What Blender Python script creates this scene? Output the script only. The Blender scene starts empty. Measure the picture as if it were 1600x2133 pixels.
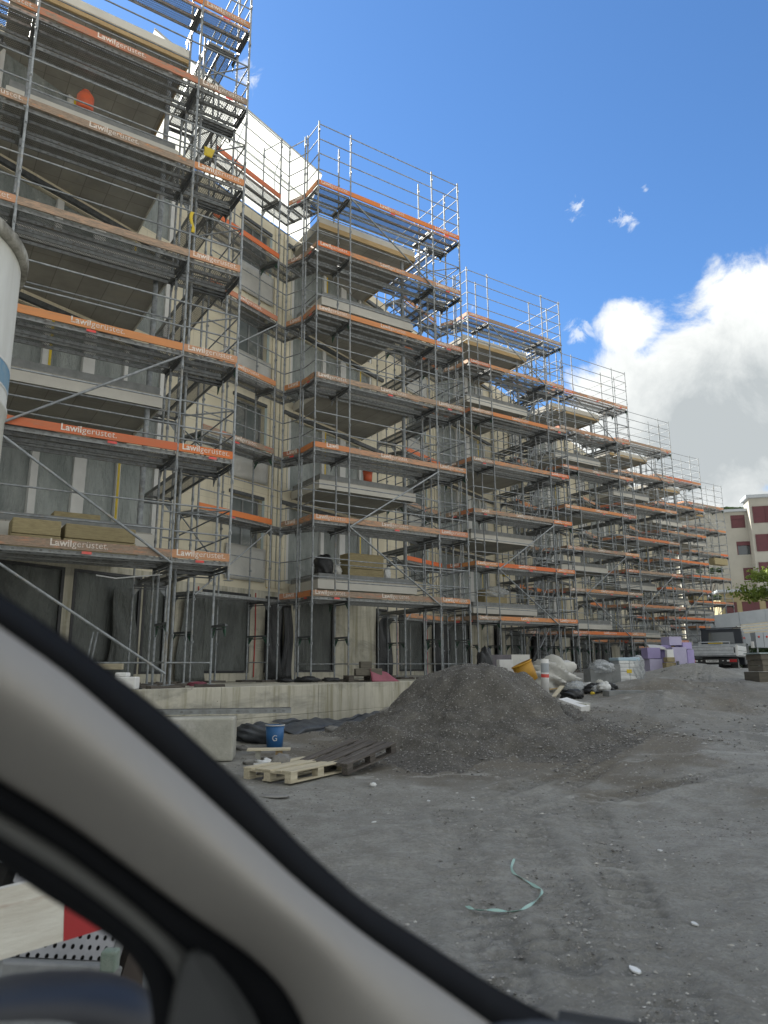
import bpy, math, random
import numpy as np
from mathutils import Matrix, Vector
random.seed(7); rng = np.random.default_rng(11)
SC = bpy.context.scene
COL = SC.collection
# ------------------------------------------------------------------ camera, sky, sun, exposure
HC = 1.53                                   # eye height in the van
FPX, PIT, ROL = 1505.15, math.radians(12.2403), math.radians(-0.3211)
cam_d = bpy.data.cameras.new('camera'); cam = bpy.data.objects.new('camera', cam_d); COL.objects.link(cam)
cam_d.sensor_fit = 'HORIZONTAL'; cam_d.sensor_width = 36.0; cam_d.lens = 36.0*FPX/1600.0
cam_d.clip_start = 0.02; cam_d.clip_end = 2000
cam.location = (0, 0, HC)
_cp, _sp, _cr, _sr = math.cos(PIT), math.sin(PIT), math.cos(ROL), math.sin(ROL)
_f = Vector((0, _cp, _sp)); _u = Vector((0, -_sp, _cp)); _r = Vector((1, 0, 0))
_X = _cr*_r + _sr*_u; _Y = -_sr*_r + _cr*_u
cam.rotation_mode = 'QUATERNION'
cam.rotation_quaternion = Matrix((( _X.x, _Y.x, -_f.x), (_X.y, _Y.y, -_f.y), (_X.z, _Y.z, -_f.z))).to_quaternion()
cam_d.dof.use_dof = True; cam_d.dof.focus_distance = 20.0; cam_d.dof.aperture_fstop = 5.0
SC.camera = cam
SUN_AZ, SUN_EL = math.radians(-56.0), math.radians(42.0)    # azimuth from +Y towards +X
world = bpy.data.worlds.new('World'); SC.world = world; world.use_nodes = True
SKY_STRENGTH = 0.092
sun_d = bpy.data.lights.new('sun', 'SUN'); sun_d.energy = 3.4; sun_d.angle = math.radians(0.5); sun_d.color = (1.0, 0.95, 0.87)
sun = bpy.data.objects.new('sun', sun_d); COL.objects.link(sun)
_sd = Vector((math.sin(SUN_AZ)*math.cos(SUN_EL), math.cos(SUN_AZ)*math.cos(SUN_EL), math.sin(SUN_EL)))
sun.rotation_mode = 'QUATERNION'; sun.rotation_quaternion = _sd.to_track_quat('Z', 'Y'); sun.location = (-30, 30, 60)
SC.view_settings.view_transform = 'Standard'; SC.view_settings.look = 'None'
SC.view_settings.exposure = 2.18; SC.view_settings.gamma = 1.0; SC.view_settings.use_curve_mapping = False
SC.cycles.max_bounces = 6; SC.cycles.diffuse_bounces = 3; SC.cycles.glossy_bounces = 3
SC.cycles.transparent_max_bounces = 24; SC.cycles.transmission_bounces = 3
SC.cycles.use_adaptive_sampling = True

def ray(px, py):
    a, b = px-800.0, py-1066.5
    x = _cr*a + _sr*b; y = -_sr*a + _cr*b
    r = Vector((x, FPX*_cp + y*_sp, FPX*_sp - y*_cp))
    return r / r.y
def at(px, py, Y):                                # point of the place seen at (px, py) at forward distance Y
    return ray(px, py)*Y + Vector((0, 0, HC))

def build_sky():
    nt = world.node_tree; N = nt.nodes; Lk = nt.links
    for n in list(N): N.remove(n)
    out = N.new('ShaderNodeOutputWorld'); bg = N.new('ShaderNodeBackground'); Lk.new(bg.outputs[0], out.inputs[0])
    bg.inputs[1].default_value = SKY_STRENGTH
    sky = N.new('ShaderNodeTexSky'); sky.sky_type = 'NISHITA'; sky.sun_disc = False
    sky.sun_elevation = SUN_EL; sky.sun_rotation = SUN_AZ
    sky.altitude = 500; sky.air_density = 1.0; sky.dust_density = 0.4; sky.ozone_density = 1.6
    tc = N.new('ShaderNodeTexCoord'); G = tc.outputs['Generated']
    def math_(op, a, b=None, c=None, clamp=False):
        m = N.new('ShaderNodeMath'); m.operation = op; m.use_clamp = clamp
        for i, v in enumerate((a, b, c)):
            if v is None: continue
            if isinstance(v, (int, float)): m.inputs[i].default_value = v
            else: Lk.new(v, m.inputs[i])
        return m.outputs[0]
    def noise(scale, detail, rough, vec, off=(0, 0, 0), lac=2.0, dist=0.0):
        mp = N.new('ShaderNodeMapping'); Lk.new(vec, mp.inputs[0]); mp.inputs['Location'].default_value = off
        n = N.new('ShaderNodeTexNoise'); n.inputs['Scale'].default_value = scale; n.inputs['Detail'].default_value = detail
        n.inputs['Roughness'].default_value = rough; n.inputs['Lacunarity'].default_value = lac; n.inputs['Distortion'].default_value = dist
        Lk.new(mp.outputs[0], n.inputs['Vector']); return n.outputs['Fac']
    def blob(px, py, rad, amp=1.0):                # bank of cloud centred on a direction of the place
        c = ray(px, py).normalized()
        d = N.new('ShaderNodeVectorMath'); d.operation = 'DISTANCE'; Lk.new(G, d.inputs[0]); d.inputs[1].default_value = c
        q = math_('DIVIDE', d.outputs['Value'], rad)
        return math_('MULTIPLY', math_('SUBTRACT', 1.0, q), amp)
    n1 = noise(8.5, 13, 0.63, G, (3.1, 0.4, 0.0), dist=0.35)
    bl = [blob(1690, 980, .22), blob(1450, 900, .17), blob(1325, 690, .052, .5), blob(1300, 860, .085, .7), blob(1580, 660, .085, .75), blob(1300, 1000, .12, .9), blob(1470, 790, .10, .9),
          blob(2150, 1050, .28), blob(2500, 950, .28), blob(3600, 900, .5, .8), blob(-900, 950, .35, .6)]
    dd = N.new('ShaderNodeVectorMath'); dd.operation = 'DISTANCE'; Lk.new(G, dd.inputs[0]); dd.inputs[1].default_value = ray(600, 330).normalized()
    bl.append(math_('MULTIPLY', math_('SUBTRACT', dd.outputs['Value'], .76), 1.5))       # unseen near-overcast cloud added beyond the view for brighter neutral fill
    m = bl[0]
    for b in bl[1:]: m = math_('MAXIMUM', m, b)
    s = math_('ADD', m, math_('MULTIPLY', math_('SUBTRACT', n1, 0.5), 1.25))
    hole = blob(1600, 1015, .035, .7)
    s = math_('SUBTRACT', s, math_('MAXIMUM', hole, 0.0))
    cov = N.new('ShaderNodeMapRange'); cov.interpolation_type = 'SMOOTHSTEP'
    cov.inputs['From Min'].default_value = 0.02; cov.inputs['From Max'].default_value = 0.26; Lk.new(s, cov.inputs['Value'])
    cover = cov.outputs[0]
    # wisps
    nw = noise(26.0, 8, 0.62, G, (1.7, 8.2, 0.3), dist=0.8)
    w = None
    for (px, py, rad) in ((1200, 430, .030), (1305, 455, .030), (1345, 395, .012), (515, 155, .04), (985, 640, .02), (1205, 700, .03)):
        b = blob(px, py, rad, 1.0); w = b if w is None else math_('MAXIMUM', w, b)
    ws = math_('ADD', math_('MULTIPLY', math_('MAXIMUM', w, 0.0), 0.55), math_('MULTIPLY', math_('SUBTRACT', nw, 0.5), 1.7))
    wm = N.new('ShaderNodeMapRange'); wm.interpolation_type = 'SMOOTHSTEP'; wm.inputs['From Min'].default_value = .34; wm.inputs['From Max'].default_value = .62
    Lk.new(ws, wm.inputs['Value'])
    wmask = math_('MULTIPLY', wm.outputs[0], math_('MULTIPLY', math_('GREATER_THAN', w, 0.0), 0.6))
    cover = math_('MAXIMUM', cover, wmask)
    # body of the cloud: bright rims, greyer thick parts
    n2 = noise(4.2, 7, 0.55, G, (0.3, 2.9, 1.1), dist=.5)
    thick = N.new('ShaderNodeMapRange'); thick.inputs['From Min'].default_value = 0.28; thick.inputs['From Max'].default_value = .85; Lk.new(s, thick.inputs['Value'])
    grey = math_('MULTIPLY', thick.outputs[0], math_('MULTIPLY_ADD', n2, 3.0, -1.0, clamp=True), clamp=True)
    gb = math_('MULTIPLY_ADD', math_('MAXIMUM', blob(1500, 905, .19), 0.0), 1.5, math_('MULTIPLY', math_('SUBTRACT', n1, .5), 2.2)); grey = math_('MAXIMUM', grey, math_('MULTIPLY', math_('MAXIMUM', gb, 0.0), .85), clamp=True)
    mix = N.new('ShaderNodeMix'); mix.data_type = 'RGBA'; Lk.new(grey, mix.inputs['Factor'])
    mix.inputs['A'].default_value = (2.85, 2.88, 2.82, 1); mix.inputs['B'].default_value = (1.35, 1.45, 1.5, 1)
    deep = N.new('ShaderNodeMix'); deep.data_type = 'RGBA'; deep.blend_type = 'MULTIPLY'; deep.inputs['Factor'].default_value = 1
    Lk.new(sky.outputs[0], deep.inputs['A']); deep.inputs['B'].default_value = SKY_TINT
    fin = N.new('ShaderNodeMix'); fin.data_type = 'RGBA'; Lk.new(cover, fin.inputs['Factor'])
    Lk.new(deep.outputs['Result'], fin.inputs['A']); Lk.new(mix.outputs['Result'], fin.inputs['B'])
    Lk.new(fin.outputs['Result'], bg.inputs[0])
SKY_TINT = (0.29, 0.425, 0.55, 1)
build_sky()

# ------------------------------------------------------------------ geometry helpers
class G:
    """collects verts / faces with a material slot per face"""
    def __init__(s): s.v = []; s.f = []; s.m = []; s.s = []
    def add(s, v, f, m=0, sm=False, M=None):
        o = len(s.v)
        for p in v:
            q = Vector(p)
            s.v.append(tuple(M @ q) if M is not None else tuple(q))
        for q in f: s.f.append(tuple(i+o for i in q)); s.m.append(m); s.s.append(sm)
        return s
    def box(s, x0, x1, y0, y1, z0, z1, m=0, M=None):
        v = [(x0,y0,z0),(x1,y0,z0),(x1,y1,z0),(x0,y1,z0),(x0,y0,z1),(x1,y0,z1),(x1,y1,z1),(x0,y1,z1)]
        f = [(0,3,2,1),(4,5,6,7),(0,1,5,4),(1,2,6,5),(2,3,7,6),(3,0,4,7)]
        return s.add(v, f, m, False, M)
    def prism(s, poly, z0, z1, m=0, M=None):
        a = sum(poly[i][0]*poly[(i+1)%len(poly)][1]-poly[(i+1)%len(poly)][0]*poly[i][1] for i in range(len(poly)))
        if a < 0: poly = poly[::-1]
        n = len(poly); v = [(x,y,z0) for x,y in poly]+[(x,y,z1) for x,y in poly]
        f = [tuple(range(n-1,-1,-1)), tuple(range(n,2*n))]+[(i,(i+1)%n,n+(i+1)%n,n+i) for i in range(n)]
        return s.add(v, f, m, False, M)
    def tube(s, pts, r, n=8, m=0, cap=True, M=None):
        pts = [Vector(p) for p in pts]; rs = r if isinstance(r, (list, tuple)) else [r]*len(pts)
        v = []; f = []; up = None
        for i, p in enumerate(pts):
            t = (pts[min(i+1,len(pts)-1)]-pts[max(i-1,0)]).normalized()
            if up is None: up = Vector((0,0,1)) if abs(t.z) < .9 else Vector((1,0,0))
            a = t.cross(up).normalized(); b = a.cross(t).normalized(); up = b
            for k in range(n):
                w = 2*math.pi*k/n; v.append(p + (a*math.cos(w)+b*math.sin(w))*rs[i])
        for i in range(len(pts)-1):
            for k in range(n):
                a0 = i*n+k; a1 = i*n+(k+1)%n; f.append((a0, a0+n, a1+n, a1))
        s.add(v, f, m, True, M)
        if cap:
            L = len(pts)-1
            s.add([v[k] for k in range(n)], [tuple(range(n))], m, False, M)
            s.add([v[L*n+k] for k in range(n)], [tuple(range(n-1,-1,-1))], m, False, M)
        return s
    def lathe(s, prof, n=24, m=0, M=None, sm=True):
        v = []; f = []
        for (r, z) in prof:
            for k in range(n):
                w = 2*math.pi*k/n; v.append((r*math.cos(w), r*math.sin(w), z))
        for i in range(len(prof)-1):
            for k in range(n):
                a = i*n+k; b = i*n+(k+1)%n; f.append((a, b, b+n, a+n))
        return s.add(v, f, m, sm, M)
    def mesh(s, name, mats):
        me = bpy.data.meshes.new(name); me.from_pydata(s.v, [], s.f)
        for mt in (mats if isinstance(mats, (list, tuple)) else [mats]): me.materials.append(mt)
        me.polygons.foreach_set('material_index', s.m); me.polygons.foreach_set('use_smooth', s.s)
        me.update(); return me
def arr_mesh(name, v, f, mats, smooth=True):
    me = bpy.data.meshes.new(name); v = np.asarray(v, dtype=np.float32); f = np.asarray(f, dtype=np.int32)
    me.vertices.add(len(v)); me.vertices.foreach_set('co', v.ravel())
    k = f.shape[1]; me.loops.add(f.size); me.loops.foreach_set('vertex_index', f.ravel())
    me.polygons.add(len(f)); me.polygons.foreach_set('loop_start', np.arange(len(f), dtype=np.int32)*k)
    me.polygons.foreach_set('use_smooth', np.full(len(f), smooth)); me.update(calc_edges=True)
    for mt in (mats if isinstance(mats, (list, tuple)) else [mats]): me.materials.append(mt)
    return me
def put(name, me, parent=None, M=None, bevel=0, solid=0):
    o = bpy.data.objects.new(name, me); COL.objects.link(o)
    if parent is not None: o.parent = parent
    if M is not None: o.matrix_local = M if isinstance(M, Matrix) else Matrix.Translation(M)
    if bevel:
        b = o.modifiers.new('bevel', 'BEVEL'); b.width = bevel; b.segments = 2; b.limit_method = 'ANGLE'
    if solid:
        b = o.modifiers.new('solid', 'SOLIDIFY'); b.thickness = abs(solid); b.offset = -1 if solid > 0 else 1
    return o
def tag(o, label=None, cat=None, group=None, kind=None):
    if label: o['label'] = label
    if cat: o['category'] = cat
    if group: o['group'] = group
    if kind: o['kind'] = kind
    return o
def thing(name, label, cat, loc=(0,0,0), rz=0, group=None):
    o = bpy.data.objects.new(name, None); COL.objects.link(o); o.location = loc; o.rotation_euler = (0,0,rz); o.empty_display_size = .2
    return tag(o, label, cat, group)
def RZ(a): return Matrix.Rotation(a, 4, 'Z')
def T(x, y, z): return Matrix.Translation((x, y, z))
def EUL(x, y, z, rx, ry, rz): return T(x,y,z) @ Matrix.Rotation(rz,4,'Z') @ Matrix.Rotation(ry,4,'Y') @ Matrix.Rotation(rx,4,'X')

# ------------------------------------------------------------------ materials
def new_mat(name):
    m = bpy.data.materials.new(name); m.use_nodes = True; nt = m.node_tree
    return m, nt, nt.nodes['Principled BSDF'], nt.nodes['Material Output']
def nd(nt, t, **kw):
    n = nt.nodes.new(t)
    for k, v in kw.items(): setattr(n, k, v)
    return n
def mth(nt, op, a, b=None, c=None, clamp=False):
    m = nt.nodes.new('ShaderNodeMath'); m.operation = op; m.use_clamp = clamp
    for i, v in enumerate((a, b, c)):
        if v is None: continue
        if isinstance(v, (int, float)): m.inputs[i].default_value = v
        else: nt.links.new(v, m.inputs[i])
    return m.outputs[0]
def coords(nt, scale=(1,1,1), world_=False, rand=False):
    mp = nd(nt, 'ShaderNodeMapping'); mp.inputs['Scale'].default_value = scale
    if world_:
        g = nd(nt, 'ShaderNodeNewGeometry'); nt.links.new(g.outputs['Position'], mp.inputs[0])
    else:
        g = nd(nt, 'ShaderNodeTexCoord'); src = g.outputs['Object']
        if rand:
            oi = nd(nt, 'ShaderNodeObjectInfo'); va = nd(nt, 'ShaderNodeVectorMath', operation='ADD')
            sc = nd(nt, 'ShaderNodeVectorMath', operation='SCALE'); cb = nd(nt, 'ShaderNodeCombineXYZ')
            nt.links.new(oi.outputs['Random'], cb.inputs[0]); nt.links.new(oi.outputs['Random'], cb.inputs[1]); nt.links.new(oi.outputs['Random'], cb.inputs[2])
            nt.links.new(cb.outputs[0], sc.inputs[0]); sc.inputs['Scale'].default_value = 37.0
            nt.links.new(src, va.inputs[0]); nt.links.new(sc.outputs[0], va.inputs[1]); src = va.outputs[0]
        nt.links.new(src, mp.inputs[0])
    return mp.outputs[0]
def noi(nt, vec, scale, detail=4, rough=.6, dist=0):
    n = nd(nt, 'ShaderNodeTexNoise'); n.inputs['Scale'].default_value = scale; n.inputs['Detail'].default_value = detail
    n.inputs['Roughness'].default_value = rough; n.inputs['Distortion'].default_value = dist
    nt.links.new(vec, n.inputs['Vector']); return n.outputs['Fac']
def rng_(nt, val, a, b, c=0.0, d=1.0):
    r = nd(nt, 'ShaderNodeMapRange'); r.inputs['From Min'].default_value = a; r.inputs['From Max'].default_value = b
    r.inputs['To Min'].default_value = c; r.inputs['To Max'].default_value = d; nt.links.new(val, r.inputs['Value']); return r.outputs[0]
def mixc(nt, fac, a, b, blend='MIX'):
    m = nd(nt, 'ShaderNodeMix', data_type='RGBA', blend_type=blend)
    if isinstance(fac, (int, float)): m.inputs['Factor'].default_value = fac
    else: nt.links.new(fac, m.inputs['Factor'])
    for k, v in (('A', a), ('B', b)):
        if isinstance(v, tuple): m.inputs[k].default_value = (*v[:3], 1)
        else: nt.links.new(v, m.inputs[k])
    return m.outputs['Result']
def bump(nt, bsdf, h, strength=.3, dist=.02):
    b = nd(nt, 'ShaderNodeBump'); b.inputs['Strength'].default_value = strength; b.inputs['Distance'].default_value = dist
    nt.links.new(h, b.inputs['Height']); nt.links.new(b.outputs[0], bsdf.inputs['Normal'])
def simple(name, c1, c2=None, rough=.6, metal=0, scale=4, stretch=(1,1,1), bmp=.15, lo=.35, hi=.65, jitter=.12, spec=.5, world_=False, c3=None, bdist=.02):
    m, nt, b, o = new_mat(name); c2 = c2 or tuple(x*.75 for x in c1)
    v = coords(nt, stretch, world_, rand=not world_)
    n = noi(nt, v, scale, 6, .62); col = mixc(nt, rng_(nt, n, lo, hi), c1, c2)
    if c3:
        n3 = noi(nt, v, scale*.35, 5, .7, .6); col = mixc(nt, rng_(nt, n3, .55, .68), col, c3)
    if jitter:
        oi = nd(nt, 'ShaderNodeObjectInfo'); r = rng_(nt, oi.outputs['Random'], 0, 1, 1-jitter, 1+jitter)
        hs = nd(nt, 'ShaderNodeHueSaturation'); nt.links.new(r, hs.inputs['Value']); nt.links.new(col, hs.inputs['Color']); col = hs.outputs[0]
    nt.links.new(col, b.inputs['Base Color'])
    b.inputs['Roughness'].default_value = rough; b.inputs['Metallic'].default_value = metal; b.inputs['Specular IOR Level'].default_value = spec
    if bmp: bump(nt, b, noi(nt, v, scale*5, 5, .65), bmp, bdist)
    return m
M = {}
M['steel'] = simple('galvanised_steel', (.36,.385,.405), (.20,.215,.225), .58, .35, 9, (1,1,1), .1, c3=(.33,.31,.27))
M['steel_dark'] = simple('dark_steel', (.14,.15,.155), (.08,.085,.09), .55, .4, 9, bmp=.1)
M['green'] = simple('green_paint_steel', (.02,.10,.055), (.03,.07,.05), .5, .1, 12)
M['deck_under'] = simple('deck_steel', (.30,.31,.31), (.19,.195,.195), .5, .45, 7, (1,3,1), .1, c3=(.22,.19,.15))
def perforated(name, c1, c2, px_, py_, rx, ry, stagger=True, metal=.45, rim=None, jitter=True, axes=(0,1), period2=None):
    m, nt, b, out = new_mat(name)
    tc = nd(nt, 'ShaderNodeTexCoord'); sx = nd(nt, 'ShaderNodeSeparateXYZ'); nt.links.new(tc.outputs['Object'], sx.inputs[0])
    X, Y = sx.outputs[axes[0]], sx.outputs[axes[1]]
    r = mth(nt, 'DIVIDE', Y, py_); row = mth(nt, 'FLOOR', r)
    xs = mth(nt, 'DIVIDE', X, px_)
    if stagger: xs = mth(nt, 'ADD', xs, mth(nt, 'MULTIPLY', mth(nt, 'MODULO', mth(nt, 'ABSOLUTE', row), 2.0), .5))
    fx = mth(nt, 'ABSOLUTE', mth(nt, 'SUBTRACT', mth(nt, 'FRACT', xs), .5)); fy = mth(nt, 'ABSOLUTE', mth(nt, 'SUBTRACT', mth(nt, 'FRACT', r), .5))
    ex = mth(nt, 'MULTIPLY', mth(nt, 'SUBTRACT', fx, max(0, rx-ry*py_/px_)), px_, None); ex = mth(nt, 'MAXIMUM', ex, 0.0)
    ey = mth(nt, 'MULTIPLY', fy, py_)
    d = mth(nt, 'SQRT', mth(nt, 'ADD', mth(nt, 'MULTIPLY', ex, ex), mth(nt, 'MULTIPLY', ey, ey)))
    hole = mth(nt, 'LESS_THAN', d, ry*py_)
    v = coords(nt, (1,1,1), rand=True); n = noi(nt, v, 6, 5, .65)
    nt.links.new(mixc(nt, rng_(nt, n, .35, .65), c1, c2), b.inputs['Base Color']); b.inputs['Roughness'].default_value = .5; b.inputs['Metallic'].default_value = metal
    tr = nd(nt, 'ShaderNodeBsdfTransparent'); mx = nd(nt, 'ShaderNodeMixShader')
    nt.links.new(hole, mx.inputs[0]); nt.links.new(b.outputs[0], mx.inputs[1]); nt.links.new(tr.outputs[0], mx.inputs[2]); nt.links.new(mx.outputs[0], out.inputs[0])
    return m
M['deck_perf'] = perforated('perforated_deck_sheet', (.24,.245,.245), (.15,.155,.155), .046, .030, .33, .34)
M['flange'] = perforated('flange_with_slots', (.33,.35,.355), (.22,.225,.22), .14, .075, .17, .21, False, .45, axes=(0,2))
def board_mat(name, cols, wearc, bias):
    m, nt, b, o = new_mat(name); oi = nd(nt, 'ShaderNodeObjectInfo')
    v = coords(nt, (1.6,9,9), rand=True); n = noi(nt, v, 2.4, 8, .72, .4)
    cr = nd(nt, 'ShaderNodeValToRGB'); cr.color_ramp.interpolation = 'LINEAR'
    e = cr.color_ramp.elements; e[0].position = 0; e[0].color = (*cols[0],1); e[1].position = 1; e[1].color = (*cols[-1],1)
    for i, c in enumerate(cols[1:-1]):
        q = cr.color_ramp.elements.new((i+1)/(len(cols)-1)); q.color = (*c,1)
    nt.links.new(oi.outputs['Random'], cr.inputs[0])
    thr = mth(nt, 'MULTIPLY_ADD', mth(nt, 'FRACT', mth(nt, 'MULTIPLY', oi.outputs['Random'], 17.3)), .30, bias)
    w = mth(nt, 'MULTIPLY', mth(nt, 'SUBTRACT', n, thr), 9.0, clamp=True)
    n2 = noi(nt, v, 7, 5, .7); wc = mixc(nt, rng_(nt, n2, .35, .65), wearc[0], wearc[1])
    n3 = noi(nt, v, 1.1, 3, .6); base = mixc(nt, mth(nt, 'MULTIPLY', rng_(nt, n3, .4, .7), .35), cr.outputs[0], (.35,.2,.11))
    nt.links.new(mixc(nt, w, base, wc), b.inputs['Base Color']); b.inputs['Roughness'].default_value = .7
    bump(nt, b, n2, .25, .01); return m
M['toe'] = board_mat('orange_toe_board', [(.56,.12,.055),(.58,.21,.07),(.62,.27,.10),(.50,.15,.08),(.52,.28,.17),(.62,.24,.08),(.44,.30,.21)], [(.36,.27,.20),(.20,.15,.11)], .34)
M['toe_new'] = board_mat('bright_orange_board', [(.64,.13,.035),(.66,.20,.045)], [(.42,.24,.14),(.25,.15,.09)], .62)
M['letter'] = simple('white_lettering', (.72,.66,.6), (.56,.34,.22), .7, 0, 22, bmp=0, lo=.53, hi=.66, jitter=.1)
M['red_sticker'] = simple('red_sticker', (.75,.06,.05), (.6,.12,.1), .5, 0, 8, bmp=0)
M['white_sticker'] = simple('white_sticker', (.75,.75,.72), (.6,.6,.58), .5, 0, 8, bmp=0)
M['yellow'] = simple('yellow_tape', (.70,.50,.03), (.55,.42,.04), .6, 0, 6, bmp=.1)
M['wood'] = simple('construction_timber', (.52,.38,.20), (.40,.28,.14), .75, 0, 3, (1,10,10), .25)
M['wood_light'] = simple('fresh_pallet_timber', (.64,.58,.44), (.50,.44,.31), .75, 0, 2.5, (1.2,14,14), .3)
M['wood_dark'] = simple('weathered_pallet_timber', (.13,.115,.10), (.065,.056,.05), .8, 0, 2.5, (1.2,14,14), .4, c3=(.2,.18,.16))
M['concrete'] = simple('soffit_concrete', (.44,.42,.37), (.33,.315,.28), .85, 0, 1.3, bmp=.2, jitter=.04, c3=(.42,.39,.32))
def soffit_mat(m):
    nt = m.node_tree; b = nt.nodes['Principled BSDF']; src = b.inputs['Base Color'].links[0].from_socket
    tc = nd(nt, 'ShaderNodeTexCoord'); sx = nd(nt, 'ShaderNodeSeparateXYZ'); nt.links.new(tc.outputs['Object'], sx.inputs[0])
    fx = mth(nt, 'ABSOLUTE', mth(nt, 'SUBTRACT', mth(nt, 'FRACT', mth(nt, 'DIVIDE', sx.outputs[0], .52)), .5)); fy = mth(nt, 'ABSOLUTE', mth(nt, 'SUBTRACT', mth(nt, 'FRACT', mth(nt, 'DIVIDE', sx.outputs[1], 1.6)), .5))
    ln = mth(nt, 'MAXIMUM', mth(nt, 'GREATER_THAN', fx, .483), mth(nt, 'GREATER_THAN', fy, .495)); cell = mth(nt, 'FRACT', mth(nt, 'MULTIPLY', mth(nt, 'ADD', mth(nt, 'FLOOR', mth(nt, 'ADD', mth(nt, 'DIVIDE', sx.outputs[0], .52), .0)), mth(nt, 'MULTIPLY', mth(nt, 'FLOOR', mth(nt, 'DIVIDE', sx.outputs[1], 1.6)), 7.3)), .381))
    c = mixc(nt, mth(nt, 'MULTIPLY', cell, .32), src, (.25,.235,.2)); c = mixc(nt, mth(nt, 'MULTIPLY', ln, .55), c, (.16,.15,.13)); nt.links.new(c, b.inputs['Base Color'])
soffit_mat(M['concrete'])
M['concrete_up'] = simple('grey_upstand', (.27,.28,.28), (.19,.2,.2), .7, 0, 5, bmp=.15, jitter=.05)
M['fascia'] = simple('white_balcony_edge', (.62,.60,.54), (.56,.54,.49), .6, 0, 2, (1,1,1), .08, jitter=.04)
M['concrete_block'] = simple('rough_concrete', (.50,.49,.43), (.36,.355,.31), .9, 0, 3, bmp=.4, c3=(.55,.54,.5))
M['white_foam'] = simple('white_foam', (.78,.78,.77), (.70,.70,.69), .7, 0, 6, bmp=.1)
M['mineral'] = simple('mineral_wool', (.40,.335,.19), (.30,.25,.14), .95, 0, 7, (1,1,5), .5, bdist=.03)
M['purple'] = simple('purple_insulation', (.38,.33,.56), (.33,.28,.50), .7, 0, 3, bmp=.1, jitter=.28)
M['purple_pale'] = simple('pale_lilac_insulation', (.52,.49,.66), (.46,.43,.60), .7, 0, 3, bmp=.1, jitter=.2)
M['film'] = simple('dusty_plastic_film', (.40,.43,.415), (.24,.27,.26), .27, 0, 1.6, (1.4,1,.45), .9, jitter=.15, bdist=.12)
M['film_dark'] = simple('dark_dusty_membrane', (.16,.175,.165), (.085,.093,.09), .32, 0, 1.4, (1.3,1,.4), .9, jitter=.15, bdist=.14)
M['film_white'] = simple('white_plastic_sheet', (.60,.59,.55), (.50,.50,.47), .35, 0, 1.8, bmp=.5, jitter=.1, bdist=.05)
M['black_film'] = simple('black_plastic', (.02,.022,.025), (.035,.037,.04), .35, 0, 3, bmp=.5, bdist=.04)
M['membrane'] = simple('studded_drainage_sheet', (.05,.055,.065), (.08,.09,.10), .5, 0, 5, bmp=.3)
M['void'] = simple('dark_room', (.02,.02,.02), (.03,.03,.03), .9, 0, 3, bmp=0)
M['white_paint'] = simple('white_frame', (.68,.68,.66), (.6,.6,.58), .5, 0, 3, bmp=.05, jitter=.08)
M['teal'] = simple('pale_reveal', (.42,.50,.50), (.36,.44,.44), .6, 0, 3, bmp=.05)
M['red_pipe'] = simple('red_conduit', (.5,.05,.04), (.4,.06,.05), .5, 0, 3, bmp=0)
M['orange_gas'] = simple('orange_enamel', (.68,.13,.05), (.55,.12,.06), .45, 0, 6, bmp=.1)
M['blue'] = simple('blue_bucket_plastic', (.02,.13,.36), (.03,.12,.28), .4, 0, 4, bmp=.05)
M['mustard'] = simple('mustard_plastic', (.55,.29,.02), (.42,.22,.02), .5, 0, 4, bmp=.1)
M['alu'] = simple('bright_aluminium', (.55,.57,.58), (.42,.44,.45), .38, .5, 6, bmp=.08)
M['truck_dark'] = simple('dark_blue_paint', (.018,.024,.034), (.025,.03,.04), .35, .2, 4, bmp=.03)
M['rubber'] = simple('black_rubber', (.015,.015,.015), (.025,.025,.025), .7, 0, 4, bmp=.1)
M['red_lamp'] = simple('red_lamp_glass', (.45,.02,.02), (.4,.02,.02), .2, 0, 4, bmp=0)
M['maroon'] = simple('maroon_shutter', (.085,.018,.024), (.07,.015,.02), .5, 0, 3, bmp=.05)
M['neighbour'] = simple('pale_render', (.34,.325,.285), (.29,.28,.245), .85, 0, .5, bmp=.1, jitter=.03)
M['ochre'] = simple('ochre_render', (.30,.26,.15), (.27,.23,.13), .85, 0, .6, bmp=.1, jitter=.03)
M['bluegrey'] = simple('blue_grey_panel', (.40,.43,.46), (.34,.37,.40), .6, 0, 1.2, bmp=.08)
M['stone'] = simple('grey_stone', (.28,.275,.26), (.19,.185,.175), .9, 0, 8, bmp=.5)
M['strap'] = simple('pale_green_strap', (.32,.52,.46), (.4,.58,.52), .4, 0, 3, bmp=0)
M['paper'] = simple('white_scrap', (.72,.73,.72), (.62,.63,.63), .7, 0, 9, bmp=.1)
M['pink'] = simple('dark_pink_film', (.32,.08,.12), (.25,.07,.10), .35, 0, 4, bmp=.4)
M['brown_stack'] = simple('grey_brown_cement', (.16,.145,.115), (.12,.11,.09), .8, 0, 3, (1,1,6), .2)
def glass_mat(name, col, rough):
    m, nt, b, o = new_mat(name); b.inputs['Base Color'].default_value = (*col,1); b.inputs['Roughness'].default_value = rough
    b.inputs['Specular IOR Level'].default_value = 1.0; b.inputs['Coat Weight'].default_value = .5
    v = coords(nt, (1,1,1), rand=True); bump(nt, b, noi(nt, v, .8, 2), .04, .05); return m
M['glass'] = glass_mat('window_glass', (.035,.045,.05), .06)
M['glass_dusty'] = simple('dusty_splattered_glass', (.13,.15,.15), (.17,.19,.185), .22, 0, 3, bmp=.05, c3=(.3,.3,.28))
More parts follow.
